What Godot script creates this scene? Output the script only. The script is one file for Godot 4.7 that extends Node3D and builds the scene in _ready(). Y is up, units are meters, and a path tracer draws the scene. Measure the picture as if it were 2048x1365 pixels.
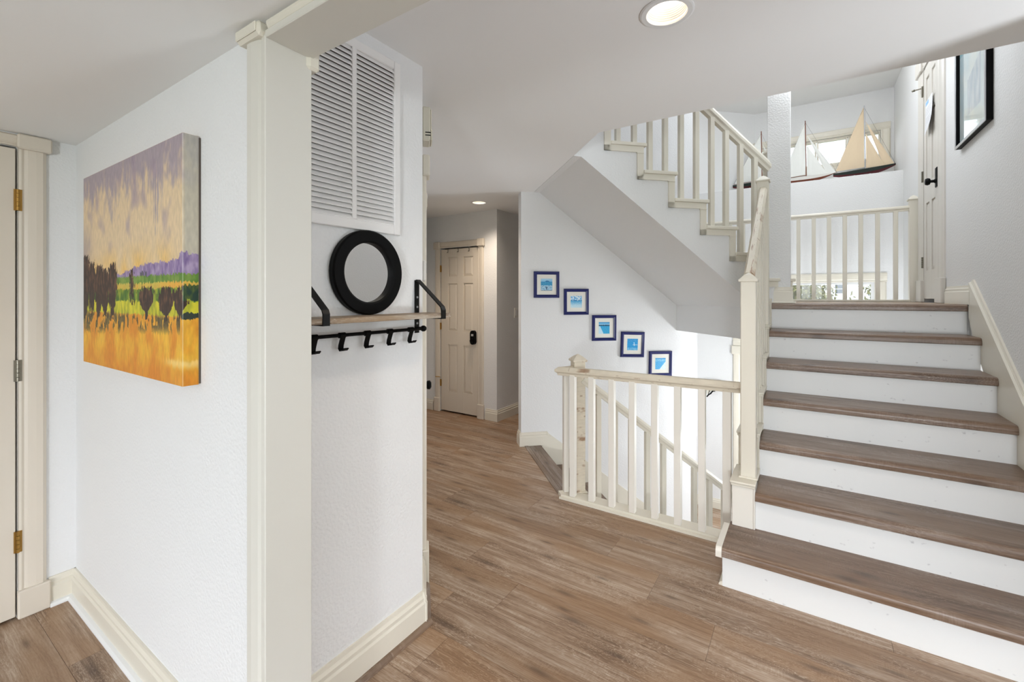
extends Node3D

# Frame coordinates: v(east, up, north) in metres. Things turned 45 degrees use
# v(p, up, q) with p = north-east and q = north-west, under a node turned by PI / 4.
const S2 := 0.70710678
const R45 := PI / 4
const CEIL := 2.45
const RISE := 0.19826
const RUN := 0.2773
const N1 := 2.431
const LAND := 1.388
const ROWS := 10
var O := Vector3.ZERO
var UA := Vector3(1, 0, 0)
var VA := Vector3(0, 1, 0)
var UO := Vector2.ZERO
var M := {}
var used := {}
# lamp strengths: unused, added fills (near room, living area, lower foyer, over stairs), downlight, hall downlight, added upper dome
const LAMPS := [0.0, 7.0, 7.8, 2.05, 0.32, 0.97, 1.35, 0.44]
const SKY := 4.0
var rng := RandomNumberGenerator.new()

func v(x: float, y: float, n: float) -> Vector3:
	return Vector3(x, y, -n)

# ---------------------------------------------------------------- naming and tagging
func numbered(parent: Node, called: String) -> String:
	var key := str(parent.get_instance_id()) + called
	var k: int = used.get(key, 0)
	used[key] = k + 1
	return called if k == 0 else "%s_%03d" % [called, k]

func thing(called: String, label: String, category: String, at: Vector3, turn := 0.0, group := "") -> Node3D:
	var o := Node3D.new()
	o.name = numbered(self, called)
	add_child(o, true)
	o.rotation.y = turn
	o.position = Basis(Vector3.UP, turn) * at
	o.set_meta("label", label)
	o.set_meta("category", category)
	if group != "":
		o.set_meta("group", group)
	O = at
	return o

func fixture(called: String, label: String, category: String, at: Vector3, turn := 0.0) -> Node3D:
	var o := thing(called, label, category, at, turn)
	o.set_meta("kind", "structure")
	return o

func part(parent: Node, called: String, st: SurfaceTool, mat: Material, label := "") -> MeshInstance3D:
	var o := MeshInstance3D.new()
	o.name = numbered(parent, called)
	st.set_material(mat)
	o.mesh = st.commit()
	parent.add_child(o, true)
	if label != "":
		o.set_meta("label", label)
	return o

func struct(called: String, st: SurfaceTool, mat: Material, label: String, category: String, turn := 0.0) -> MeshInstance3D:
	var o := part(self, called, st, mat, label)
	o.rotation.y = turn
	o.set_meta("kind", "structure")
	o.set_meta("category", category)
	return o

# ---------------------------------------------------------------- mesh helpers
func mb() -> SurfaceTool:
	var st := SurfaceTool.new()
	st.begin(Mesh.PRIMITIVE_TRIANGLES)
	return st

func vert(st: SurfaceTool, p: Vector3, n: Vector3) -> void:
	st.set_normal(n)
	st.set_uv(Vector2(p.dot(UA) + UO.x, p.dot(VA) + UO.y))
	st.add_vertex(p - O)

func tri(st: SurfaceTool, a: Vector3, b: Vector3, c: Vector3, na: Vector3, nb: Vector3, nc: Vector3) -> void:
	if (b - a).cross(c - a).dot(na + nb + nc) > 0.0:
		vert(st, a, na); vert(st, c, nc); vert(st, b, nb)
	else:
		vert(st, a, na); vert(st, b, nb); vert(st, c, nc)

func poly(st: SurfaceTool, pts: Array, out: Vector3) -> void:
	var n := Vector3.ZERO
	for i in pts.size():
		var a: Vector3 = pts[i]
		var b: Vector3 = pts[(i + 1) % pts.size()]
		n += Vector3((a.y - b.y) * (a.z + b.z), (a.z - b.z) * (a.x + b.x), (a.x - b.x) * (a.y + b.y))
	if n.length() < 1e-12:
		return
	n = n.normalized()
	if n.dot(out) < 0.0:
		n = -n
	for i in range(1, pts.size() - 1):
		tri(st, pts[0], pts[i], pts[i + 1], n, n, n)

# a box with chamfered edges in any upright frame: a runs along, o points out of the wall
func obx(st: SurfaceTool, base: Vector3, a: Vector3, o: Vector3, a0: float, a1: float, y0: float, y1: float, o0: float, o1: float, b := 0.0) -> void:
	var ax := [a, Vector3.UP, o]
	var lo := [minf(a0, a1), minf(y0, y1), minf(o0, o1)]
	var hi := [maxf(a0, a1), maxf(y0, y1), maxf(o0, o1)]
	var at := func(c: Array) -> Vector3: return base + ax[0] * c[0] + ax[1] * c[1] + ax[2] * c[2]
	for i in 3:
		var j := (i + 1) % 3
		var k := (i + 2) % 3
		for s in 2:
			var pts := []
			for q in [[0, 0], [1, 0], [1, 1], [0, 1]]:
				var c := [0.0, 0.0, 0.0]
				c[i] = hi[i] if s == 1 else lo[i]
				c[j] = hi[j] - b if q[0] == 1 else lo[j] + b
				c[k] = hi[k] - b if q[1] == 1 else lo[k] + b
				pts.append(at.call(c))
			poly(st, pts, ax[i] * (1.0 if s == 1 else -1.0))
		if b > 0.0:
			for s in [[0, 0], [1, 0], [1, 1], [0, 1]]:
				var cj: float = hi[j] if s[0] == 1 else lo[j]
				var ck: float = hi[k] if s[1] == 1 else lo[k]
				var ij: float = cj - b if s[0] == 1 else cj + b
				var ik: float = ck - b if s[1] == 1 else ck + b
				var pts := []
				for e in [[0, 0], [1, 0], [1, 1], [0, 1]]:
					var c := [0.0, 0.0, 0.0]
					c[i] = hi[i] - b if e[0] == 1 else lo[i] + b
					c[j] = cj if e[1] == 1 else ij
					c[k] = ik if e[1] == 1 else ck
					pts.append(at.call(c))
				poly(st, pts, ax[j] * (1.0 if s[0] == 1 else -1.0) + ax[k] * (1.0 if s[1] == 1 else -1.0))
	if b > 0.0:
		for sx in 2:
			for sy in 2:
				for sz in 2:
					var f := [sx, sy, sz]
					var pts := []
					var out := Vector3.ZERO
					for i in 3:
						var c := [0.0, 0.0, 0.0]
						for m in 3:
							var e: float = hi[m] if f[m] == 1 else lo[m]
							c[m] = e if m == i else (e - b if f[m] == 1 else e + b)
						pts.append(at.call(c))
						out += ax[i] * (1.0 if f[i] == 1 else -1.0)
					poly(st, pts, out)

func bx(st: SurfaceTool, x0: float, x1: float, y0: float, y1: float, n0: float, n1: float, b := 0.0) -> void:
	obx(st, Vector3.ZERO, Vector3.RIGHT, Vector3.FORWARD, x0, x1, y0, y1, n0, n1, b)

# a profile (side, up) carried in a straight line from A to B
func sweep(st: SurfaceTool, A: Vector3, B: Vector3, side: Vector3, up: Vector3, prof: PackedVector2Array, cut_a := Vector3.ZERO, cut_b := Vector3.ZERO) -> void:
	var d := (B - A).normalized()
	var area := 0.0
	var n := prof.size()
	for i in n:
		area += prof[i].cross(prof[(i + 1) % n])
	var s := 1.0 if area > 0.0 else -1.0
	var pa := []
	var pb := []
	for p in prof:
		var off: Vector3 = side * p.x + up * p.y
		var qa := A + off
		var qb := B + off
		if cut_a != Vector3.ZERO:
			qa += d * ((A - qa).dot(cut_a) / d.dot(cut_a))
		if cut_b != Vector3.ZERO:
			qb += d * ((B - qb).dot(cut_b) / d.dot(cut_b))
		pa.append(qa)
		pb.append(qb)
	for i in n:
		var j := (i + 1) % n
		var e := prof[j] - prof[i]
		var out := (side * e.y - up * e.x) * s
		poly(st, [pa[i], pa[j], pb[j], pb[i]], out)
	var idx := Geometry2D.triangulate_polygon(prof)
	for t in range(0, idx.size(), 3):
		poly(st, [pa[idx[t]], pa[idx[t + 1]], pa[idx[t + 2]]], -d)
		poly(st, [pb[idx[t]], pb[idx[t + 1]], pb[idx[t + 2]]], d)

# plan polygon (x, n) raised from y0 to y1
func slab(st: SurfaceTool, plan: PackedVector2Array, y0: float, y1: float) -> void:
	sweep(st, Vector3(0, y0, 0), Vector3(0, y1, 0), Vector3.RIGHT, Vector3.FORWARD, plan)

# upright polygon (x, y) carried from n0 to n1
func upright(st: SurfaceTool, face: PackedVector2Array, n0: float, n1: float) -> void:
	sweep(st, v(0, 0, n0), v(0, 0, n1), Vector3.RIGHT, Vector3.UP, face)

func pv(list: Array) -> PackedVector2Array:
	var r := PackedVector2Array()
	for i in range(0, list.size(), 2):
		r.append(Vector2(list[i], list[i + 1]))
	return r

# profile of (radius, height) turned about an axis
func lathe(st: SurfaceTool, c: Vector3, axis: Vector3, prof: Array, seg := 24) -> void:
	var z := axis.normalized()
	var x := z.cross(Vector3.UP if absf(z.y) < 0.9 else Vector3.RIGHT).normalized()
	var y := z.cross(x)
	for i in prof.size() - 1:
		var a: Vector2 = prof[i]
		var b: Vector2 = prof[i + 1]
		var e := b - a
		if e.length() < 1e-7:
			continue
		var nr := Vector2(e.y, -e.x).normalized()
		for k in seg:
			var t0 := TAU * k / seg
			var t1 := TAU * (k + 1) / seg
			var d0 := x * cos(t0) + y * sin(t0)
			var d1 := x * cos(t1) + y * sin(t1)
			var n0 := d0 * nr.x + z * nr.y
			var n1 := d1 * nr.x + z * nr.y
			var p00 := c + d0 * a.x + z * a.y
			var p01 := c + d1 * a.x + z * a.y
			var p10 := c + d0 * b.x + z * b.y
			var p11 := c + d1 * b.x + z * b.y
			if a.x > 1e-6:
				tri(st, p00, p01, p11, n0, n1, n1)
			if b.x > 1e-6:
				tri(st, p00, p11, p10, n0, n1, n0)

func rod(st: SurfaceTool, A: Vector3, B: Vector3, r: float, seg := 10) -> void:
	var l := (B - A).length()
	lathe(st, A, B - A, [Vector2(0, 0), Vector2(r, 0), Vector2(r, l), Vector2(0, l)], seg)

# a flat strap bent through points, w wide along side, t thick
func strap(st: SurfaceTool, pts: Array, side: Vector3, w: float, t: float) -> void:
	for i in pts.size() - 1:
		var a: Vector3 = pts[i]
		var b: Vector3 = pts[i + 1]
		var d := (b - a).normalized()
		var up := side.cross(d).normalized()
		sweep(st, a - d * t * 0.4, b + d * t * 0.4, side, up, pv([-w / 2, -t / 2, w / 2, -t / 2, w / 2, t / 2, -w / 2, t / 2]))

# ---------------------------------------------------------------- textures
func mix3(a: Color, b: Color, t: float) -> Color:
	return a.lerp(b, clampf(t, 0.0, 1.0))

func noise(s: int, f: float, oct := 3) -> FastNoiseLite:
	var n := FastNoiseLite.new()
	n.seed = s
	n.noise_type = FastNoiseLite.TYPE_SIMPLEX_SMOOTH
	n.frequency = f
	n.fractal_octaves = oct
	return n

func to_tex(img: Image) -> ImageTexture:
	img.generate_mipmaps()
	return ImageTexture.create_from_image(img)

func wood_atlas() -> ImageTexture:
	var w := 1024
	var h := 160
	var data := PackedByteArray()
	data.resize(w * h * ROWS * 3)
	var nb := noise(3, 1.0, 3)
	var nf := noise(8, 1.0, 2)
	var nw := noise(5, 1.0, 2)
	var dark := Color(0.44, 0.345, 0.265)
	var mid := Color(0.645, 0.55, 0.465)
	var light := Color(0.80, 0.745, 0.685)
	var rust := Color(0.61, 0.475, 0.345)
	var i := 0
	for r in ROWS:
		var so := r * 37.7
		rng.seed = 100 + r
		var c := rng.randf_range(0.06, 0.17)
		var tone := rng.randf_range(-0.07, 0.07)
		var kn := []
		for k in 3:
			kn.append(Vector3(rng.randf_range(0.05, 1.15), rng.randf_range(0.03, 0.2), rng.randf_range(0.6, 1.3)))
		for y in h:
			var vv := 0.232 * y / h
			for x in w:
				var u := 1.22 * x / w
				var wob := nw.get_noise_2d(u * 1.3 + so, vv * 5.0) * 0.010
				var ve := vv + wob
				var kd := 0.0
				var kr := 0.0
				for k: Vector3 in kn:
					var du := (u - k.x) / (0.055 * k.z)
					var dv := (vv - k.y) / (0.013 * k.z)
					var d2 := du * du + dv * dv
					if d2 < 14.0:
						kd += exp(-d2 * 1.1)
						kr += exp(-d2 * 0.28)
				ve += kr * 0.004
				var blotch := nb.get_noise_2d(u * 1.5 + so, ve * 24.0)
				var fine := nf.get_noise_2d(u * 16.0 + so, ve * 620.0)
				var streak := nf.get_noise_2d(u * 1.8 + so, ve * 150.0 + 50.0)
				var g := (ve - c) * (ve - c) * 900.0 + u * 1.5 + kr * 2.4 + blotch * 0.8 + streak * 0.12
				var ring := absf(fposmod(g * 4.2, 1.0) - 0.5) * 2.0
				var line := smoothstep(0.78, 0.96, ring)
				var mask := clampf(nb.get_noise_2d(u * 0.9 + so + 90.0, ve * 5.0) * 2.4 + 0.38, 0.0, 1.0)
				var saw := clampf(nw.get_noise_2d(u * 2.6 + so + 40.0, vv * 9.0) * 2.2 - 0.15, 0.0, 1.0)
				var cross := nf.get_noise_2d(u * 130.0 + so, vv * 22.0)
				var t := 0.53 + tone + blotch * 0.38 + streak * 0.25 + fine * 0.24 + saw * (0.14 + cross * 0.16)
				t -= mask * (0.20 - ring * 0.08)
				t += line * mask * 0.62
				var col := mix3(dark, mid, t * 2.0) if t < 0.5 else mix3(mid, light, t * 2.0 - 1.0)
				col = mix3(col, rust, clampf(nw.get_noise_2d(u * 1.1 + so + 300.0, vv * 4.0) * 1.1 + 0.1, 0.0, 0.5))
				col = mix3(col, Color(0.25, 0.185, 0.14), kd * 0.42)
				data[i] = int(clampf(col.r, 0, 1) * 255)
				data[i + 1] = int(clampf(col.g, 0, 1) * 255)
				data[i + 2] = int(clampf(col.b, 0, 1) * 255)
				i += 3
	return to_tex(Image.create_from_data(w, h * ROWS, false, Image.FORMAT_RGB8, data))

func wood_uv(row: int, x_from: float, n_from: float, along_n := false, shift := 0.0) -> void:
	if along_n:
		UA = Vector3(0, 0, -1.0 / 1.22)
		VA = Vector3(0.97 / (0.232 * ROWS), 0, 0)
		UO = Vector2(-n_from / 1.22 + shift, -x_from * 0.97 / (0.232 * ROWS) + (row + 0.015) / ROWS)
	else:
		UA = Vector3(1.0 / 1.22, 0, 0)
		VA = Vector3(0, -0.97 / (0.232 * ROWS), -0.97 / (0.232 * ROWS))
		UO = Vector2(-x_from / 1.22 + shift, -n_from * 0.97 / (0.232 * ROWS) + (row + 0.015) / ROWS)

func plain_uv() -> void:
	UA = Vector3(1, 0, 0)
	VA = Vector3(0, -1, 0)
	UO = Vector2.ZERO

func painting_tex() -> ImageTexture:
	var w := 640
	var h := 512
	var img := Image.create(w, h, false, Image.FORMAT_RGB8)
	var na := noise(21, 1.0, 3)
	var nb := noise(22, 1.0, 2)
	for y in h:
		for x in w:
			var u := float(x) / w
			var t := float(y) / h
			var j := na.get_noise_2d(u * 26.0, t * 9.0)
			var k := nb.get_noise_2d(u * 7.0, t * 4.0)
			var fine := na.get_noise_2d(u * 70.0, t * 16.0)
			var uu := u + j * 0.014
			var tt := t + fine * 0.012
			var c: Color
			var hill := 0.545 - 0.05 * smoothstep(0.3, 0.75, uu) - 0.025 * smoothstep(0.9, 0.97, uu) + nb.get_noise_1d(uu * 16.0) * 0.012
			if tt < hill:
				var purple := Color(0.665, 0.61, 0.635)
				var cream := Color(0.89, 0.79, 0.64)
				var gold := Color(0.93, 0.74, 0.38)
				var edge := 0.11 + 0.10 * nb.get_noise_1d(u * 6.0 + 5.0) + 0.14 * smoothstep(0.55, 0.75, u) * (1.0 - smoothstep(0.75, 0.9, u)) * absf(nb.get_noise_1d(u * 30.0)) * 2.0
				c = mix3(purple, cream, smoothstep(edge - 0.09, edge + 0.10, tt + j * 0.10 + k * 0.06))
				c = mix3(c, gold, smoothstep(0.36, 0.53, tt) * (0.45 + 0.6 * k) * (1.0 - smoothstep(0.75, 1.0, u) * 0.8))
				c = mix3(c, Color(0.63, 0.56, 0.62), clampf(k * 1.3 - 0.3, 0.0, 0.7) * (1.0 - smoothstep(0.3, 0.5, tt)))
				c = mix3(c, Color(0.66, 0.60, 0.60), (1.0 - smoothstep(0.0, 0.16, u)) * smoothstep(0.2, 0.4, tt) * 0.7)
				c = mix3(c, Color(0.74, 0.73, 0.68), smoothstep(0.955, 0.965, u) * 0.75)
			elif tt < 0.553:
				c = mix3(Color(0.50, 0.41, 0.60), Color(0.68, 0.60, 0.72), 0.5 + j * 0.9 + fine * 0.5)
				if u > 0.62 and u < 0.68 and tt > 0.532 and j > -0.2:
					c = Color(0.36, 0.34, 0.40)
			elif tt < 0.585:
				c = mix3(Color(0.33, 0.50, 0.16), Color(0.52, 0.62, 0.28), 0.5 + j)
			elif tt < 0.61 and u > 0.12:
				c = mix3(Color(0.90, 0.66, 0.25), Color(0.80, 0.72, 0.30), 0.5 + k + fine)
			elif tt < 0.665:
				c = mix3(Color(0.26, 0.42, 0.12), Color(0.62, 0.66, 0.18), 0.45 + j * 1.3 + 0.3 * smoothstep(0.6, 0.8, u))
			elif tt < 0.725:
				c = mix3(Color(0.84, 0.80, 0.18), Color(0.62, 0.64, 0.16), 0.35 + j * 1.4)
			else:
				c = mix3(Color(0.86, 0.55, 0.13), Color(0.93, 0.72, 0.22), 0.5 + k * 1.0 + j * 0.5)
				c = mix3(c, Color(0.82, 0.48, 0.10), smoothstep(0.85, 1.0, tt) * 0.5)
				c = mix3(c, Color(0.96, 0.82, 0.50), smoothstep(0.89, 0.91, tt) * (1.0 - smoothstep(0.915, 0.94, tt)) * smoothstep(0.78, 0.9, u) * 0.8)
			# dark undergrowth strokes
			var ug := smoothstep(0.715, 0.74, tt) * (1.0 - smoothstep(0.755 + 0.05 * (1.0 - u), 0.80 + 0.05 * (1.0 - u), tt))
			if ug > 0.1 and j + k * 0.7 > -0.02 and u < 0.94:
				c = mix3(c, Color(0.24, 0.20, 0.15) if fine > -0.1 else Color(0.42, 0.38, 0.20), ug * 0.85)
			# trees: centre, half width, top, crown base, trunk base
			for tr in [[0.02, 0.075, 0.40, 0.72, 0.76], [0.105, 0.055, 0.44, 0.71, 0.75], [0.19, 0.065, 0.46, 0.71, 0.75], [0.26, 0.06, 0.48, 0.70, 0.74], [0.345, 0.055, 0.46, 0.71, 0.755], [0.545, 0.022, 0.505, 0.66, 0.68], [0.675, 0.065, 0.585, 0.69, 0.745], [0.835, 0.07, 0.585, 0.70, 0.75], [0.935, 0.045, 0.59, 0.69, 0.74]]:
				var dx: float = absf(uu - tr[0]) + fine * 0.024 + j * 0.008
				var f: float = (tt - tr[2] - 0.02 - fine * 0.03) / (tr[3] - tr[2])
				if f > 0.0 and f < 1.0 and dx < tr[1] * (0.25 + 0.75 * sin(PI * pow(f, 0.7))) * (1.0 + j * 0.5):
					c = mix3(Color(0.20, 0.135, 0.115), Color(0.40, 0.27, 0.20), (0.30 + fine * 1.3 + j * 1.0) * (1.0 if f < 0.6 else 0.45))
				elif tt >= tr[3] - 0.02 and tt < tr[4] and dx < 0.009:
					c = Color(0.19, 0.14, 0.12)
			if u > 0.957 and tt > 0.60 and tt < 0.66:
				c = mix3(Color(0.10, 0.22, 0.17), Color(0.30, 0.36, 0.14), 0.5 + fine * 1.4)
			if u > 0.945 and tt > 0.712 and tt < 0.735:
				c = Color(0.17, 0.21, 0.17)
			if absf(u - 0.957) < 0.0016:
				c = mix3(c, Color.WHITE, 0.45)
			c = c * (1.0 + fine * 0.07)
			img.set_pixel(x, y, c)
	return to_tex(img)

func beach_tex(kind: int) -> ImageTexture:
	var s := 96
	var img := Image.create(s, s, false, Image.FORMAT_RGB8)
	var n := noise(40 + kind, 1.0, 3)
	for y in s:
		for x in s:
			var u := float(x) / s
			var t := float(y) / s
			var j := n.get_noise_2d(u * 6.0, t * 26.0)
			var c := Color(0.55, 0.78, 0.9)
			match kind:
				0:
					c = mix3(Color(0.70, 0.86, 0.94), Color(0.45, 0.72, 0.88), t * 2.5) if t < 0.25 else mix3(Color(0.12, 0.52, 0.74), Color(0.36, 0.68, 0.82), 0.5 + j)
					if t > 0.56:
						c = mix3(Color(0.82, 0.92, 0.96), Color(0.34, 0.60, 0.76), 0.4 + j * 1.8)
					if absf(u - 0.55) < 0.22 and t < 0.25 and t > 0.25 - 0.09 * (1.0 - pow((u - 0.55) / 0.22, 2.0)):
						c = Color(0.14, 0.42, 0.64)
					if absf(u - 0.5) < 0.035 and t > 0.68 and t < 0.9 or absf(t - 0.7) < 0.02 and absf(u - 0.49) < 0.1:
						c = Color(0.10, 0.22, 0.38)
					if t > 0.96:
						c = Color(0.2, 0.3, 0.42)
				1:
					c = mix3(Color(0.42, 0.70, 0.89), Color(0.92, 0.96, 0.98), 0.45 + n.get_noise_2d(u * 4.0, t * 7.0) * 1.8) if t < 0.36 else mix3(Color(0.30, 0.68, 0.88), Color(0.80, 0.92, 0.97), (t - 0.4) * 2.4 + j * 0.5)
					if absf(t - 0.39) < 0.035:
						c = Color(0.12, 0.48, 0.74) if n.get_noise_1d(u * 12.0) > -0.25 else Color(0.72, 0.88, 0.95)
				2:
					c = mix3(Color(0.18, 0.58, 0.82), Color(0.75, 0.90, 0.96), t * 3.6) if t < 0.25 else mix3(Color(0.11, 0.60, 0.84), Color(0.30, 0.74, 0.90), 0.5 + j)
					if absf(t - 0.28) < 0.05 + n.get_noise_1d(u * 14.0) * 0.04:
						c = Color(0.07, 0.30, 0.44)
					if t > 0.35 and u < 0.12 + (t - 0.35) * 0.5:
						c = mix3(c, Color(0.88, 0.95, 0.98), 0.85)
				3:
					c = mix3(Color(0.06, 0.56, 0.84), Color(0.20, 0.68, 0.88), 0.4 + j)
					if t < 0.25:
						c = mix3(Color(0.30, 0.68, 0.88), Color(0.08, 0.52, 0.80), 0.5 + j * 1.5)
					if t > 0.78:
						c = mix3(c, Color(0.66, 0.86, 0.95), 0.5 + j * 1.3)
					if absf(u - 0.63 - (t - 0.3) * 0.12) < 0.03 and t > 0.3 and t < 0.62 or absf(t - 0.53) < 0.015 and u > 0.5 and u < 0.98:
						c = Color(0.9, 0.95, 0.97)
				4:
					c = mix3(Color(0.72, 0.88, 0.95), Color(0.24, 0.66, 0.88), 0.5 + j) if t < 0.3 else mix3(Color(0.20, 0.62, 0.87), Color(0.45, 0.76, 0.92), 0.5 + j)
					if t > 0.25 and u > 1.25 - t * 0.85:
						c = mix3(Color(0.95, 0.98, 1.0), Color(0.7, 0.86, 0.94), 0.3 + j)
					if absf(t - 0.06) < 0.03:
						c = Color(0.2, 0.58, 0.82)
			img.set_pixel(x, y, c)
	return to_tex(img)

func worn_tex() -> ImageTexture:
	var img := Image.create(512, 128, false, Image.FORMAT_RGB8)
	var n := noise(61, 1.0, 4)
	for y in 128:
		for x in 512:
			var a := n.get_noise_2d(x * 0.012, y * 0.09)
			var b := n.get_noise_2d(x * 0.03 + 300.0, y * 0.5)
			var c := Color(0.862, 0.822, 0.745) * (1.0 + b * 0.05)
			if a > 0.34:
				c = mix3(c, Color(0.62, 0.50, 0.40), (a - 0.34) * 5.0)
			if b > 0.56:
				c = mix3(c, Color(0.52, 0.42, 0.33), 0.6)
			img.set_pixel(x, y, c)
	return to_tex(img)

func scuff_tex() -> ImageTexture:
	var img := Image.create(512, 128, false, Image.FORMAT_RGB8)
	img.fill(Color(0.93, 0.93, 0.925))
	var n := noise(77, 1.0, 3)
	for y in 128:
		for x in 512:
			var a := n.get_noise_2d(x * 0.035, y * 0.05)
			var b := n.get_noise_2d(x * 0.006 + 70.0, y * 0.02)
			if a > 0.52 and b > 0.15:
				img.set_pixel(x, y, mix3(Color(0.93, 0.93, 0.925), Color(0.80, 0.795, 0.79), (a - 0.52) * 5.0))
	return to_tex(img)

func notice_tex() -> ImageTexture:
	var img := Image.create(96, 128, false, Image.FORMAT_RGB8)
	img.fill(Color(0.95, 0.95, 0.96))
	img.fill_rect(Rect2i(4, 3, 40, 14), Color(0.62, 0.79, 0.93))
	rng.seed = 5
	for k in 11:
		var y := 30 + k * 6
		var x := 10
		while x < 80:
			var l := rng.randi_range(3, 12)
			if k != 5:
				img.fill_rect(Rect2i(x, y, l, 1), Color(0.68, 0.68, 0.70))
			x += l + 3
	return to_tex(img)

func print_tex() -> ImageTexture:
	var img := Image.create(96, 160, false, Image.FORMAT_RGB8)
	var n := noise(91, 1.0, 3)
	for y in 160:
		for x in 96:
			var u := x / 96.0
			var t := y / 160.0
			var c := mix3(Color(0.80, 0.88, 0.90), Color(0.88, 0.91, 0.90), 0.5 + n.get_noise_2d(u * 3.0, t * 3.0))
			if t < 0.3:
				c = Color(0.70, 0.84, 0.87) if absf(u - 0.45 - sin(t * 14.0) * 0.04) > 0.17 else Color(0.86, 0.87, 0.82)
			elif t > 0.42 and t < 0.85 and u > 0.3 and u < 0.75 and t > 0.45 + (0.75 - u) * 0.25:
				c = mix3(Color(0.70, 0.76, 0.80), Color(0.82, 0.86, 0.88), 0.5 + n.get_noise_2d(u * 12.0, t * 3.0))
			img.set_pixel(x, y, c)
	return to_tex(img)

func mat(c: Color, rough := 0.6, metal := 0.0) -> StandardMaterial3D:
	var m := StandardMaterial3D.new()
	m.albedo_color = c
	m.roughness = rough
	m.metallic = metal
	return m

func bumpy(m: StandardMaterial3D, freq: float, depth: float, per_metre := 1.0, seed_ := 1) -> StandardMaterial3D:
	var t := NoiseTexture2D.new()
	t.width = 512
	t.height = 512
	t.seamless = true
	t.as_normal_map = true
	t.bump_strength = 6.0
	var n := noise(seed_, freq, 3)
	t.noise = n
	m.normal_enabled = true
	m.normal_texture = t
	m.normal_scale = depth
	m.uv1_triplanar = true
	m.uv1_world_triplanar = true
	m.uv1_scale = Vector3.ONE * per_metre
	return m

func textured(t: Texture2D, rough := 0.6, tint := Color.WHITE) -> StandardMaterial3D:
	var m := mat(tint, rough)
	m.albedo_texture = t
	return m

func make_materials() -> void:
	M.wall = bumpy(mat(Color(0.915, 0.913, 0.908), 0.75), 0.11, 0.15, 1.1, 2)
	M.ceiling = mat(Color(0.965, 0.962, 0.955), 0.9)
	M.cream = mat(Color(0.895, 0.870, 0.810), 0.38)
	M.jamb = mat(Color(0.855, 0.840, 0.800), 0.42)
	M.doorp = mat(Color(0.865, 0.825, 0.765), 0.42)
	M.doorw = mat(Color(0.87, 0.85, 0.815), 0.42)
	M.baluster = mat(Color(0.925, 0.905, 0.865), 0.4)
	M.worn = textured(worn_tex(), 0.5)
	M.riser = textured(scuff_tex(), 0.4)
	M.white = mat(Color(0.93, 0.93, 0.925), 0.45)
	var wt := wood_atlas()
	M.wood = textured(wt, 0.42)
	M.tread = textured(wt, 0.36, Color(0.755, 0.73, 0.725))
	M.greywood = textured(wt, 0.5, Color(0.80, 0.80, 0.82))
	M.shelfwood = textured(wt, 0.6, Color(0.95, 0.985, 1.0))
	M.sub = mat(Color(0.30, 0.23, 0.18), 0.9)
	M.black = mat(Color(0.022, 0.021, 0.021), 0.5)
	M.black.metallic_specular = 0.25
	M.iron = mat(Color(0.06, 0.057, 0.055), 0.42, 0.5)
	M.brass = mat(Color(0.68, 0.53, 0.28), 0.32, 0.9)
	M.nickel = mat(Color(0.55, 0.53, 0.48), 0.35, 0.9)
	M.mirror = mat(Color(0.95, 0.95, 0.95), 0.015, 1.0)
	M.grille = mat(Color(0.94, 0.93, 0.92), 0.45)
	M.dark_back = mat(Color(0.36, 0.32, 0.29), 0.9)  # shade tone between the grille slats; also the canvas backing
	M.blue = mat(Color(0.045, 0.09, 0.36), 0.32)
	M.matboard = mat(Color(0.93, 0.92, 0.88), 0.9)
	M.plastic = mat(Color(0.90, 0.89, 0.865), 0.4)
	M.beige = mat(Color(0.885, 0.865, 0.80), 0.45)
	M.silver = mat(Color(0.72, 0.72, 0.73), 0.3, 0.8)
	M.glass = mat(Color(0.95, 0.98, 1.0, 0.06), 0.02)
	M.glass.transparency = BaseMaterial3D.TRANSPARENCY_ALPHA
	M.reflect = textured(print_tex(), 0.05)
	M.reflect.clearcoat_enabled = true
	M.reflect.clearcoat = 1.0
	M.reflect.clearcoat_roughness = 0.02
	var lens := mat(Color(1, 0.98, 0.95), 0.5)
	lens.emission_enabled = true
	lens.emission = Color(1.0, 0.95, 0.87)
	lens.emission_energy_multiplier = 3.5
	M.lens = lens
	var gl: StandardMaterial3D = lens.duplicate()
	gl.emission_energy_multiplier = 1.2
	M.globe = gl  # glow of the added fill lamps
	M.baffle = mat(Color(0.97, 0.95, 0.91), 0.45)
	M.sail = mat(Color(0.93, 0.93, 0.91), 0.8)
	M.sail.backlight_enabled = true
	M.sail.backlight = Color(0.6, 0.6, 0.58)
	M.sailtan = mat(Color(0.90, 0.82, 0.70), 0.8)
	M.sailtan.backlight_enabled = true
	M.sailtan.backlight = Color(0.55, 0.47, 0.38)
	M.hullgreen = mat(Color(0.09, 0.15, 0.13), 0.3)
	M.hullred = mat(Color(0.33, 0.07, 0.10), 0.4)
	M.hullwhite = mat(Color(0.92, 0.91, 0.88), 0.3)
	M.hullbrown = mat(Color(0.50, 0.24, 0.13), 0.35)
	M.mastbrown = mat(Color(0.47, 0.26, 0.15), 0.4)
	M.leaf = mat(Color(0.47, 0.46, 0.24), 0.7)
	M.bark = mat(Color(0.28, 0.22, 0.16), 0.9)
	M.siding = mat(Color(0.90, 0.915, 0.92), 0.7)
	M.roof = mat(Color(0.55, 0.55, 0.56), 0.8)
	M.darkglass = mat(Color(0.25, 0.29, 0.33), 0.1)
	M.lawn = mat(Color(0.36, 0.40, 0.25), 0.95)
	M.painting = textured(painting_tex(), 0.55)
	M.notice = textured(notice_tex(), 0.8)

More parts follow.
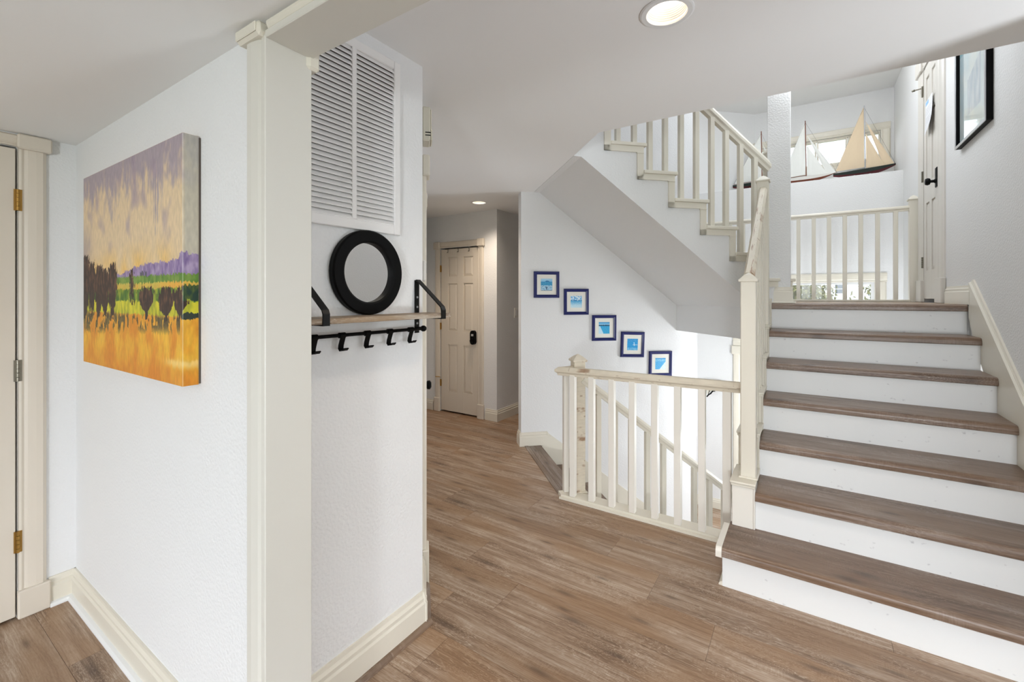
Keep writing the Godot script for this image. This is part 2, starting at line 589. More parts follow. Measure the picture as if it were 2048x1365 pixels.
# ---------------------------------------------------------------- trim, doors
func base_prof(h := 0.13, t := 0.018) -> PackedVector2Array:
	return pv([0, 0, t, 0, t, h * 0.66, t * 0.72, h * 0.72, t * 0.78, h * 0.82, t * 0.45, h * 0.90, t * 0.38, h, 0, h])

func casing_prof(w := 0.09, t := 0.02) -> PackedVector2Array:
	return pv([0, 0, 0, t * 0.6, w * 0.1, t * 0.75, w * 0.2, t * 0.55, w * 0.32, t * 0.8, w * 0.62, t, w * 0.86, t, w, t * 0.55, w, 0])

func door_casing(par: Node3D, base: Vector3, a: Vector3, o: Vector3, w: float, h: float, cw: float, head: float, plinth: float, mt: Material, t := 0.02) -> void:
	for s in [-1.0, 1.0]:
		var edge: float = 0.0 if s < 0.0 else w
		var st := mb()
		sweep(st, base + a * edge + Vector3.UP * plinth, base + a * edge + Vector3.UP * h, a * s, o, casing_prof(cw, t))
		part(par, "side_casing", st, mt)
		st = mb()
		obx(st, base + a * edge, a * s, o, -0.004, cw + 0.012, 0, plinth, 0, t + 0.012, 0.005)
		part(par, "plinth_block", st, mt)
		st = mb()
		obx(st, base + a * edge, a * s, o, -0.006, cw + 0.016, h - 0.004, h + head, 0, t + 0.016, 0.006)
		part(par, "corner_block", st, mt)
	var st2 := mb()
	sweep(st2, base + Vector3.UP * (h + head * 0.1), base + a * w + Vector3.UP * (h + head * 0.1), Vector3.UP, o, casing_prof(head * 0.84, t))
	part(par, "head_casing", st2, mt)

func door_leaf(par: Node3D, base: Vector3, a: Vector3, o: Vector3, w: float, h: float, mt: Material, six := true, thick := 0.035) -> void:
	var st := mb()
	if not six:
		obx(st, base, a, o, 0, w, 0.008, h, -thick, 0, 0.002)
		part(par, "door_leaf", st, mt)
		return
	var xs := [0.20, 0.445, 0.61, 0.855]
	var ys := [0.125, 0.413, 0.498, 0.79, 0.832, 0.95]
	var d := 0.014
	obx(st, base, a, o, 0, w, 0.008, h, -thick, -d)
	var sx := [0.0, xs[0], xs[1], xs[2], xs[3], 1.0]
	for k in [0, 2, 4]:
		obx(st, base, a, o, sx[k] * w, sx[k + 1] * w, 0.008, h, -d, 0, 0.002)
	var sy := [0.004, ys[0], ys[1], ys[2], ys[3], ys[4], ys[5], 1.0]
	for k in [0, 2, 4, 6]:
		for c in 2:
			obx(st, base, a, o, xs[c * 2] * w - 0.001, xs[c * 2 + 1] * w + 0.001, sy[k] * h, sy[k + 1] * h, -d, -0.0004)
	part(par, "door_leaf", st, mt)
	for r in 3:
		for c in 2:
			st = mb()
			var x0: float = xs[c * 2] * w
			var x1: float = xs[c * 2 + 1] * w
			var y0: float = ys[r * 2] * h
			var y1: float = ys[r * 2 + 1] * h
			var e := 0.030
			var lo := [base + a * x0 + Vector3.UP * y0, base + a * x1 + Vector3.UP * y0, base + a * x1 + Vector3.UP * y1, base + a * x0 + Vector3.UP * y1]
			var hi := [base + a * (x0 + e) + Vector3.UP * (y0 + e) - o * 0.004, base + a * (x1 - e) + Vector3.UP * (y0 + e) - o * 0.004, base + a * (x1 - e) + Vector3.UP * (y1 - e) - o * 0.004, base + a * (x0 + e) + Vector3.UP * (y1 - e) - o * 0.004]
			var side := [-Vector3.UP, a, Vector3.UP, -a]
			for i in 4:
				var j := (i + 1) % 4
				poly(st, [lo[i] - o * 0.0138, lo[j] - o * 0.0138, hi[j], hi[i]], o + side[i] * 0.3)
			poly(st, hi, o)
			part(par, "panel", st, mt)

func hinge(par: Node3D, c: Vector3, a: Vector3, o: Vector3, mt: Material, h := 0.09) -> void:
	var st := mb()
	for k in 5:
		rod(st, c + o * 0.006 + Vector3.UP * (-h / 2 + h * k / 5.0 + 0.0008), c + o * 0.006 + Vector3.UP * (-h / 2 + h * (k + 1) / 5.0 - 0.0008), 0.006, 8)
	obx(st, c, a, o, -0.012, 0.014, -h / 2, h / 2, -0.002, 0.002)
	part(par, "hinge", st, mt)

func newel_cap(st: SurfaceTool, c: Vector3, w: float, y: float) -> void:
	# collar, swept neck and low pyramid
	obx(st, Vector3(c.x, y, c.z), Vector3.RIGHT, Vector3.FORWARD, -w / 2 - 0.010, w / 2 + 0.010, -0.014, 0.002, -w / 2 - 0.010, w / 2 + 0.010, 0.004)
	var b := w / 2 + 0.004
	var t := w * 0.27
	var lo := []
	var hi := []
	for s in [[-1, -1], [1, -1], [1, 1], [-1, 1]]:
		lo.append(Vector3(c.x + s[0] * b, y + 0.002, c.z + s[1] * b))
		hi.append(Vector3(c.x + s[0] * t, y + 0.026, c.z + s[1] * t))
	for i in 4:
		var j := (i + 1) % 4
		poly(st, [lo[i], lo[j], hi[j], hi[i]], (lo[i] + lo[j]) / 2 - Vector3(c.x, y - 0.05, c.z))
	var tip := Vector3(c.x, y + 0.038, c.z)
	for i in 4:
		poly(st, [hi[i], hi[(i + 1) % 4], tip], Vector3.UP)

func rail_prof(w := 0.058, h := 0.06) -> PackedVector2Array:
	var x := w / 2
	return pv([-x * 0.62, -h, x * 0.62, -h, x * 0.72, -h * 0.72, x, -h * 0.55, x, -h * 0.30, x * 0.78, -h * 0.16, x * 0.55, 0, -x * 0.55, 0, -x * 0.78, -h * 0.16, -x, -h * 0.30, -x, -h * 0.55, -x * 0.72, -h * 0.72])

func rail_uv(d: Vector3, side: Vector3) -> void:
	UA = d.normalized() * 0.55
	var up := side.cross(d).normalized()
	VA = side * 4.0 + up * 3.1
	UO = Vector2(0.13, 0.4)

# ---------------------------------------------------------------- build
func _ready() -> void:
	# camera: level, lens shifted up so that verticals stay upright
	var cam := Camera3D.new()
	cam.name = "camera"
	add_child(cam)
	cam.position = Vector3(0, 1.44, 0)
	cam.rotation.y = deg_to_rad(33.3136)
	cam.near = 0.05
	cam.far = 200.0
	cam.set_frustum(0.05 * 1365.0 / 892.39, Vector2(0, -0.05 * 88.9 / 892.39), 0.05, 200.0)
	cam.current = true
	# sky and exposure
	var we := WorldEnvironment.new()
	we.name = "environment"
	add_child(we)
	var env := Environment.new()
	env.background_mode = Environment.BG_SKY
	var sky := Sky.new()
	var sm := ProceduralSkyMaterial.new()
	sm.sky_top_color = Color(0.91, 0.945, 0.99)
	sm.sky_horizon_color = Color(0.955, 0.965, 0.98)
	sm.ground_bottom_color = Color(0.42, 0.42, 0.40)
	sm.ground_horizon_color = Color(0.80, 0.81, 0.80)
	sm.sky_energy_multiplier = 1.0
	sm.sun_angle_max = 0.0
	sky.sky_material = sm
	env.sky = sky
	env.background_energy_multiplier = SKY
	env.tonemap_mode = Environment.TONE_MAPPER_LINEAR
	env.tonemap_exposure = 1.12
	env.sdfgi_enabled = true
	env.ssao_enabled = true
	env.ssil_enabled = true
	we.environment = env
	make_materials()
	build_shell()
	build_floor()
	build_ground_trim()
	build_first_flight()
	build_balustrade()
	build_down_flight()
	build_up_flight()
	build_landing()
	build_foyer()
	build_hall()
	build_near_room()
	build_mirror_wall()
	build_pictures()
	build_boats()
	build_lights()
	build_outside()
	fill_lamp("added globe lamp, unseen behind the viewpoint, lighting the near room and stairs", v(0.9, 0, -3.5), LAMPS[1], 0.9)
	fill_uplighter("added bowl lamp shining up, unseen to the right, brightening the hall ceiling", v(2.5, 0, 1.55), LAMPS[2], 0.62)
	fill_lamp("added globe lamp, unseen behind the straight stairs, lighting the lower foyer and soffit", v(0.5, -1.388, 4.95), LAMPS[3], 1.4)
	fill_pendant("added globe light above the stairs, unseen, brightening the landing and ledge wall", v(0.15, 4.0, 4.0), 0.72, 0.13, LAMPS[4])
	fill_pendant("added dome light, unseen, brightening the upper ceiling and far upper wall", v(0.1, 4.0, 5.5), 0.22, 0.12, LAMPS[7])

func half(poly_in: PackedVector2Array, hole: PackedVector2Array, x_cut: float) -> Array:
	var out := []
	for s in 2:
		var box := pv([-20.0 if s == 0 else x_cut, -20, x_cut if s == 0 else 20.0, -20, x_cut if s == 0 else 20.0, 20, -20.0 if s == 0 else x_cut, 20])
		for a in Geometry2D.intersect_polygons(poly_in, box):
			for b in Geometry2D.clip_polygons(a, hole):
				out.append(b)
	return out

func circle(c: Vector2, r: float, seg := 32) -> PackedVector2Array:
	var p := PackedVector2Array()
	for k in seg:
		p.append(c + Vector2(cos(TAU * k / seg), sin(TAU * k / seg)) * r)
	return p

func pq(p: float, q: float) -> Vector2:
	return Vector2((p - q) * S2, (p + q) * S2)

const LIGHT1 := Vector2(-0.411, 1.625)
const LIGHT2 := Vector2(-2.92, 3.80)

func build_shell() -> void:
	plain_uv()
	O = Vector3.ZERO
	# --- near room
	var st := mb()
	bx(st, -3.07, -1.215, -0.2, CEIL + 0.3, 0.645, 0.745)
	bx(st, -1.215, 3.45, 2.147, CEIL + 0.3, 0.645, 0.745)
	bx(st, 3.45, 4.62, -0.2, CEIL + 0.3, 0.645, 0.745)
	struct("wall_near", st, M.wall, "white wall carrying the landscape canvas beside the cased opening", "wall")
	st = mb()
	bx(st, -3.07, -2.95, -0.2, 2.4, -4.1, -0.37)
	bx(st, -3.07, -2.95, -0.2, 2.4, 0.452, 0.645)
	bx(st, -3.07, -2.95, 2.11, 2.4, -0.37, 0.452)
	struct("wall_left", st, M.wall, "narrow white wall strip at far left beside the flat beige door", "wall")
	st = mb()
	bx(st, -3.07, 4.62, 2.17, 2.4, -4.1, 0.645)
	struct("ceiling_near", st, M.ceiling, "low white ceiling over the near room at upper left", "ceiling")
	st = mb()
	bx(st, -3.07, -1.4, -0.2, 2.4, -4.22, -4.1)  # unseen wall; openings sized to let daylight in from behind
	bx(st, 3.7, 4.62, -0.2, 2.4, -4.22, -4.1)
	bx(st, -1.4, 3.7, 2.12, 2.4, -4.22, -4.1)
	bx(st, 0.72, 0.78, -0.2, 2.12, -4.20, -4.12)
	struct("wall_behind", st, M.wall, "unseen wall behind the viewpoint with wide openings that light the near room", "wall")
	st = mb()
	bx(st, 4.5, 4.62, -0.2, CEIL + 0.3, 0.745, 4.7)
	bx(st, 4.5, 4.62, -0.2, 0.25, -4.1, 0.645)  # unseen; gap above this sill lets daylight into the near room
	bx(st, 4.5, 4.62, 2.1, 2.4, -4.1, 0.645)
	bx(st, 4.5, 4.62, 0.25, 2.1, -0.4, 0.645)
	bx(st, 1.05, 4.62, -0.2, CEIL + 0.3, 4.6, 4.7)
	struct("wall_right_far", st, M.wall, "unseen far right walls with an opening that lights the near room", "wall")
	# --- mirror wall and the angled wall behind it
	st = mb()
	slab(st, pv([-1.405, 0.745, -1.405, 1.422, -1.478, 1.495, -1.62, 1.353, -1.62, 0.745]), -0.2, CEIL + 0.2)
	struct("wall_mirror", st, M.wall, "textured white wall with round mirror, shelf and return grille", "wall")
	st = mb()
	bx(st, -0.13, 0.012, -0.2, CEIL + 0.2, 2.10, 2.36)
	bx(st, -0.13, 0.012, -0.2, CEIL + 0.2, 3.10, 5.98)
	bx(st, -0.13, 0.012, 2.05, CEIL + 0.2, 2.36, 3.10)
	struct("wall_angled", st, M.wall, "white angled hallway wall seen edge-on past the mirror wall corner", "wall", R45)
	# --- hall end
	st = mb()
	bx(st, -4.5, -3.845, -0.2, CEIL + 0.2, 4.2, 4.3)
	bx(st, -3.845, -3.22, 2.045, CEIL + 0.2, 4.2, 4.3)
	bx(st, -3.22, -2.97, -0.2, CEIL + 0.2, 4.2, 4.3)
	bx(st, -3.07, -2.97, -0.2, CEIL + 0.2, 4.3, 5.35)
	bx(st, -4.5, -3.07, -0.2, CEIL + 0.2, 4.75, 4.85)
	struct("wall_hall_end", st, M.wall, "hall end wall around the six panel door with a corner to its right", "wall")
	st = mb()
	bx(st, 1.30, 2.55, -0.2, CEIL + 0.2, 5.65, 5.75)
	bx(st, 2.45, 2.55, -1.5, 4.1, 4.30, 5.75)
	struct("wall_hall_side", st, M.wall, "hidden hallway wall behind the picture wall", "wall", R45)
	# --- picture wall, also the far wall of both angled flights
	st = mb()
	bx(st, 0.955, 2.83, -1.5, 4.1, 4.185, 4.30)
	bx(st, 0.30, 0.955, CEIL, 4.1, 4.185, 4.30)
	struct("wall_picture", st, M.wall, "white angled wall with five blue framed prints stepping down", "wall", R45)
	# --- right wall of the stairs, with the upper door opening
	st = mb()
	bx(st, 0.905, 1.05, -1.5, LAND, 2.25, 7.22)
	bx(st, 0.905, 1.05, LAND, 4.1, 2.25, 4.895)
	bx(st, 0.905, 1.05, LAND, 4.1, 5.43, 7.22)
	bx(st, 0.905, 1.05, LAND + 2.11, 4.1, 4.895, 5.43)
	bx(st, 1.04, 1.16, LAND, 4.1, 4.8, 5.5)
	struct("wall_right", st, M.wall, "scuffed white wall right of the stairs with a black framed picture", "wall")
	# --- ceiling with the stairwell opening and two round holes
	var a := pq(1.08, 4.185)
	var c := pq(-0.13, 4.185)
	var main := pv([-1.5, 0.745, 4.62, 0.745, 4.62, 4.7, 1.05, 4.7, 1.05, 2.587, -1.06, 2.587, a.x, a.y, c.x, c.y, -1.5, 1.42])
	st = mb()
	for piece in half(main, circle(LIGHT1, 0.083), LIGHT1.x):
		slab(st, piece, CEIL, 2.70)
	var back := PackedVector2Array([pq(-0.13, 4.185), pq(2.5, 4.185), pq(2.5, 5.75), pq(1.4, 5.75), pq(1.2, 7.0), pq(-0.13, 6.6)])
	for piece in half(back, circle(LIGHT2, 0.083), LIGHT2.x):
		slab(st, piece, CEIL, 2.70)
	struct("ceiling", st, M.ceiling, "white hall ceiling cut away over the stairwell", "ceiling")
	# --- upper stairwell closure
	st = mb()
	bx(st, -1.10, 0.905, 2.70, 4.1, 2.44, 2.587)
	struct("wall_upper_near", st, M.wall, "hidden upper wall above the ceiling edge", "wall")
	st = mb()
	bx(st, 0.20, 0.30, 2.70, 4.1, 2.3, 4.30)
	bx(st, 0.20, 1.10, 2.70, 4.1, 2.3, 2.4)
	bx(st, 0.30, 1.08, 2.70, 2.776, 2.4, 4.185)
	struct("wall_upper_left", st, M.wall, "hidden wall at the head of the upper flight", "wall", R45)
	st = mb()
	# skylight opening added out of view to light the landing and stair wall
	bx(st, -3.2, -0.6, 4.0, 4.15, 2.0, 7.22)
	bx(st, 0.2, 1.05, 4.0, 4.15, 2.0, 7.22)
	bx(st, -0.6, 0.2, 4.0, 4.15, 2.0, 3.6)
	bx(st, -0.6, 0.2, 4.0, 4.15, 5.30, 7.22)
	struct("ceiling_upper", st, M.ceiling, "bright white upper ceiling above the landing", "ceiling")
	# --- foyer
	st = mb()
	bx(st, 2.55, 4.66, -1.5, 4.1, 5.45, 5.58)
	struct("wall_foyer_left", st, M.wall, "bright white angled foyer wall behind the landing", "wall", R45)
	st = mb()
	# lower plane with the transom opening, the door opening and the ledge on top
	bx(st, -1.35, -0.69, -1.5, 2.84, 6.48, 6.60)
	bx(st, 0.66, 0.905, -1.5, 2.84, 6.48, 6.60)
	bx(st, -0.69, 0.66, 1.60, 2.84, 6.48, 6.60)
	bx(st, -0.69, 0.66, 0.70, 0.90, 6.48, 6.60)
	bx(st, 0.24, 0.30, -1.5, 0.70, 6.48, 6.60)
	bx(st, 0.30, 0.66, -1.5, -1.25, 6.48, 6.60)
	bx(st, -1.35, 0.905, 2.72, 2.84, 6.60, 7.12)
	# upper plane with the clerestory opening
	bx(st, -1.9, -0.53, 2.72, 4.1, 7.11, 7.22)
	bx(st, 0.782, 0.905, 2.72, 4.1, 7.11, 7.22)
	bx(st, -0.53, 0.782, 3.50, 4.1, 7.11, 7.22)
	bx(st, -0.53, 0.782, 2.72, 3.14, 7.11, 7.22)
	struct("wall_foyer", st, M.wall, "white foyer wall with model boat ledge and two windows", "wall")
	# --- below the stairs
	st = mb()
	bx(st, -1.52, -0.30, -1.5, -0.03, 2.77, 2.87)
	bx(st, -0.30, 0.905, -1.5, 0.15, 2.77, 2.87)
	slab(st, PackedVector2Array([pq(1.02, 3.0), pq(1.10, 3.0), pq(1.10, 4.185), pq(1.02, 4.185)]), -1.5, -0.06)
	struct("wall_below", st, M.wall, "hidden wall below the balustrade closing the lower stairwell", "wall")

func build_floor() -> void:
	var a := pq(0.985, 4.3)
	var b := pq(2.45, 4.3)
	var c := pq(2.45, 5.75)
	var plan := pv([-3.07, -4.2, 4.62, -4.2, 4.62, 4.7, 1.05, 4.7, 1.05, 2.85, -1.457, 2.85, a.x, a.y, b.x, b.y, c.x, c.y, -4.6, 5.9, -4.6, 0.7, -3.07, 0.7])
	var st := mb()
	plain_uv()
	O = Vector3.ZERO
	slab(st, plan, -0.2, -0.005)
	var fl := struct("floor", st, M.sub, "brown wood plank floor of the hall and near room", "floor")
	# planks run east-west in rows; known butt joints per row
	var joints := {-2: -1.26, -1: -1.43, 0: -1.20, 1: -0.33, 2: -0.63, 3: -2.14, 4: -1.57}
	rng.seed = 11
	var shades := []
	for k in 4:
		var m: StandardMaterial3D = M.wood.duplicate()
		m.albedo_color = Color(1, 0.975, 0.95) * [0.97, 0.92, 0.945, 0.97][k]
		m.albedo_color.a = 1.0
		shades.append(m)
	var k2 := 0
	for r in range(-8, 15):
		var n0 := 1.66 + 0.232 * r
		var j: float = joints.get(r, rng.randf_range(-1.2, 0.0))
		for i in range(-4, 3):
			var x0 := j + 1.22 * i
			var x1 := x0 + 1.22
			if x0 > 0.75 or x1 < -4.45:
				continue
			if n0 < 0.6 and (x0 > -1.2 or x1 < -3.0):
				continue
			if n0 > 3.4 and x0 > -1.8:
				continue
			var rect := pv([x0 + 0.0005, n0 + 0.0005, x1 - 0.0005, n0 + 0.0005, x1 - 0.0005, n0 + 0.2315, x0 + 0.0005, n0 + 0.2315])
			for piece in Geometry2D.intersect_polygons(rect, plan):
				k2 += 1
				wood_uv((k2 * 7 + r * 3) % ROWS if k2 % 2 == 0 else (k2 * 3) % ROWS, x0, n0, false, 0.0)
				VA = Vector3(0, 0, -0.97 / (0.232 * ROWS))
				st = mb()
				slab(st, piece, -0.005, 0.0)
				part(fl, "plank", st, shades[k2 % 4])
	plain_uv()

func run_base(par_name: String, label: String, A: Vector3, B: Vector3, out: Vector3, turn := 0.0, h := 0.13, mt: Material = null) -> void:
	O = Vector3.ZERO
	var st := mb()
	sweep(st, A, B, out, Vector3.UP, base_prof(h))
	struct(par_name, st, M.cream if mt == null else mt, label, "baseboard", turn)

func build_ground_trim() -> void:
	plain_uv()
	run_base("baseboard_near", "cream baseboard below the landscape canvas", v(-2.95, 0, 0.645), v(-1.30, 0, 0.645), v(0, 0, -1))
	run_base("baseboard_left", "short cream baseboard between beige door casing and room corner", v(-2.95, 0, 0.552), v(-2.95, 0, 0.645), v(1, 0, 0))
	run_base("baseboard_mirror", "cream baseboard below the hook rail wall", v(-1.405, 0, 0.77), v(-1.405, 0, 1.435), v(1, 0, 0), 0.0, 0.15)
	run_base("baseboard_angled", "cream baseboard stub on the angled wall past the corner", v(0.012, 0, 1.985), v(0.012, 0, 2.26), v(1, 0, 0), R45, 0.15)
	run_base("baseboard_hall_end", "cream baseboard right of the six panel hall door", v(-3.125, 0, 4.2), v(-2.952, 0, 4.2), v(0, 0, -1))
	run_base("baseboard_hall_end", "cream baseboard left of the six panel hall door", v(-4.3, 0, 4.2), v(-3.95, 0, 4.2), v(0, 0, -1))
	run_base("baseboard_hall_corner", "cream baseboard going back beside the hall light switch", v(-2.97, 0, 4.19), v(-2.97, 0, 5.1), v(1, 0, 0))
	run_base("baseboard_picture", "short cream baseboard under the topmost blue framed print", v(0.937, 0, 4.185), v(1.215, 0, 4.185), v(0, 0, -1), R45)
	run_base("baseboard_picture_end", "cream baseboard on the end of the picture wall", v(0.955, 0, 4.17), v(0.955, 0, 4.30), v(-1, 0, 0), R45)
	# white shoe moulding of the near room
	O = Vector3.ZERO
	var shoe := pv([0, 0, 0.018, 0, 0.018, 0.006, 0.012, 0.016, 0, 0.02])
	var st := mb()
	sweep(st, v(-2.93, 0, 0.628), v(-1.32, 0, 0.628), v(0, 0, -1), Vector3.UP, shoe)
	sweep(st, v(-2.933, 0, 0.552), v(-2.933, 0, 0.628), v(1, 0, 0), Vector3.UP, shoe)
	struct("trim_1", st, M.white, "white shoe moulding along the floor below the landscape canvas", "moulding")
	# grey wood quarter round at the mirror wall
	wood_uv(3, 0, 0, true)
	VA = Vector3(0.3, 0.3, 0)
	st = mb()
	sweep(st, v(-1.387, 0, 0.77), v(-1.387, 0, 1.45), v(1, 0, 0), Vector3.UP, pv([0, 0, 0.02, 0, 0.018, 0.010, 0.010, 0.018, 0, 0.02]))
	struct("trim_2", st, M.greywood, "grey wood quarter round at the foot of the mirror wall", "moulding")
	st = mb()
	sweep(st, v(0.03, 0, 1.985), v(0.03, 0, 2.26), v(1, 0, 0), Vector3.UP, pv([0, 0, 0.02, 0, 0.018, 0.010, 0.010, 0.018, 0, 0.02]))
	struct("trim_3", st, M.greywood, "grey wood quarter round past the corner of the mirror wall", "moulding", R45)
	plain_uv()

func tread_prof(n0: float, n1: float, y: float, t := 0.046) -> PackedVector2Array:
	# (n, y) with a rounded nose at n0
	var p := PackedVector2Array()
	p.append(Vector2(n1, y))
	p.append(Vector2(n1, y - t))
	p.append(Vector2(n0 + 0.012, y - t))
	for k in 7:
		var ang := -PI / 2 - PI / 2 * k / 6.0 * 0.6
		p.append(Vector2(n0 + 0.010, y - t + 0.012) + Vector2(cos(ang) * 0.012, sin(ang) * 0.012))
	for k in 7:
		var ang := PI - (PI / 2) * k / 6.0
		p.append(Vector2(n0 + 0.022, y - 0.024) + Vector2(cos(ang) * 0.022, sin(ang) * 0.024))
	return p

func build_first_flight() -> void:
	var f := thing("staircase", "straight stair flight with brown wood treads and white risers up to the landing", "staircase", v(0.33, 0, N1))
	var XL := -0.222
	var XR := 0.888
	for k in 7:
		var n := N1 + RUN * k
		var y := RISE * (k + 1)
		var xl := -0.345 if k == 0 else XL
		UA = Vector3(0.9, 0, 0)
		VA = Vector3(0, -3.6, 0)
		UO = Vector2(k * 0.37, k * 0.23)
		var st := mb()
		bx(st, xl, XR, RISE * k, y - 0.044, n, n + 0.018)
		part(f, "riser", st, M.riser)
		wood_uv((k * 3 + 1) % ROWS, xl, n - 0.05, false, 0.015 * k)
		VA = Vector3(0, 0.6 / (0.232 * ROWS), -0.6 / (0.232 * ROWS))
		UO.y = ((k * 3 + 1) % ROWS + 0.25) / ROWS - VA.z * -1.0 * 0.0 + (n - 0.05) * VA.z - (y - 0.05) * VA.y
		st = mb()
		sweep(st, v(xl, 0, 0), v(XR, 0, 0), Vector3.FORWARD, Vector3.UP, tread_prof(n - 0.026, n + (RUN + 0.018 if k < 6 else 0.10), y))
		part(f, "tread", st, M.tread)
	plain_uv()
	# left end of the bottom step
	var st := mb()
	bx(st, -0.345, -0.330, 0, RISE - 0.046, N1 + 0.018, N1 + RUN)
	part(f, "side_panel", st, M.white)
	st = mb()
	var ends := PackedVector2Array()
	for p in tread_prof(N1 - 0.030, N1 + RUN - 0.02, RISE + 0.003, 0.052):
		ends.append(p)
	sweep(st, v(-0.372, 0, 0), v(-0.345, 0, 0), Vector3.FORWARD, Vector3.UP, ends)
	part(f, "end_trim", st, M.baluster)
	st = mb()
	sweep(st, v(-0.345, 0, N1 + 0.002), v(-0.345, 0, 2.83), v(-1, 0, 0), Vector3.UP, pv([0, 0, 0.018, 0, 0.016, 0.010, 0.009, 0.017, 0, 0.02]))
	part(f, "shoe_moulding", st, M.cream)
	# stepped curb on the left with panelled boxes and moulded caps
	for k in range(1, 7):
		var n0 := N1 + RUN * k - 0.020
		var n1 := n0 + RUN + (0.0 if k < 6 else -0.10)
		var top := RISE * (k + 1) + (0.045 if k < 3 else 0.036)
		var bot := RISE * k - (0.0 if k == 1 else 0.16)
		st = mb()
		bx(st, -0.333, -0.232, bot, top - 0.024, n0, n1, 0.002)
		bx(st, -0.232, -0.2225, bot, top - 0.024, n0 - 0.003, n0 + 0.026, 0.003)
		part(f, "curb_box", st, M.baluster if k == 1 else M.cream)
		st = mb()
		bx(st, -0.344, -0.2185, top - 0.012, top, n0 - 0.012, n1 - 0.002, 0.003)
		bx(st, -0.339, -0.2215, top - 0.026, top - 0.011, n0 - 0.007, n1 - 0.002, 0.003)
		part(f, "curb_cap", st, M.cream)
	# sloped skirt on the right wall with a moulded cap
	var s := 0.715
	var yt := func(n: float) -> float: return 1.509 + s * (n - 3.966)
	st = mb()
	var skirt := pv([2.36, 0, 2.36, yt.call(2.36), 4.00, yt.call(4.00), 4.06, 1.515, 4.06, 1.3, 3.9, 1.1, 2.6, 0.0])
	sweep(st, v(0.8885, 0, 0), v(0.905, 0, 0), Vector3.FORWARD, Vector3.UP, skirt)
	part(f, "skirt_board", st, M.cream)
	st = mb()
	var d := v(0, s, 1).normalized()
	var up := v(0, 1, -s).normalized()
	sweep(st, v(0.905, yt.call(2.36), 2.36), v(0.905, yt.call(4.01), 4.01), v(-1, 0, 0), up, pv([0, -0.030, 0.020, -0.030, 0.026, -0.022, 0.026, -0.012, 0.016, -0.004, 0.010, 0.010, 0, 0.010]))
	part(f, "skirt_cap", st, M.cream)
	# --- railing of the first flight
	var r := thing("stair_railing", "cream stair railing with a square newel left of the straight flight", "railing", v(-0.275, RISE * 2 + 0.045, 2.79))
	rail_uv(Vector3.UP, v(1, 0, 0))
	st = mb()
	var nc := v(-0.262, 0, 2.788)
	bx(st, -0.2995, -0.2245, 0.446, 1.535, 2.7505, 2.8255, 0.004)
	bx(st, -0.310, -0.214, 0.441, 0.452, 2.740, 2.836, 0.004)
	newel_cap(st, nc, 0.076, 1.535)
	part(r, "newel_post", st, M.cream)
	st = mb()
	bx(st, -0.308, -0.230, RISE * 6 + 0.036, 2.315, 3.86, 3.938, 0.003)
	newel_cap(st, v(-0.269, 0, 3.899), 0.078, 2.325)
	part(r, "newel_post", st, M.cream)
	var rs := 0.655
	rail_uv(v(0, rs, 1), v(1, 0, 0))
	st = mb()
	var rup := v(0, 1, -rs).normalized()
	sweep(st, v(-0.262, 1.575, 2.80), v(-0.267, 1.575 + rs * 1.06, 3.86), v(1, 0, 0), rup, rail_prof(0.056, 0.062))
	part(r, "handrail", st, M.worn)
	plain_uv()
	for k in range(1, 5):
		for h in 2:
			var n := N1 + RUN * (k + 0.32 + 0.5 * h) - 0.02
			if n < 2.86 or n > 3.84:
				continue
			st = mb()
			var y0 := RISE * (k + 1) + (0.045 if k < 3 else 0.036)
			var y1 := 1.575 + rs * (n - 2.80) - 0.055
			bx(st, -0.281, -0.247, y0, y1, n - 0.017, n + 0.017, 0.002)
			part(r, "baluster", st, M.cream)

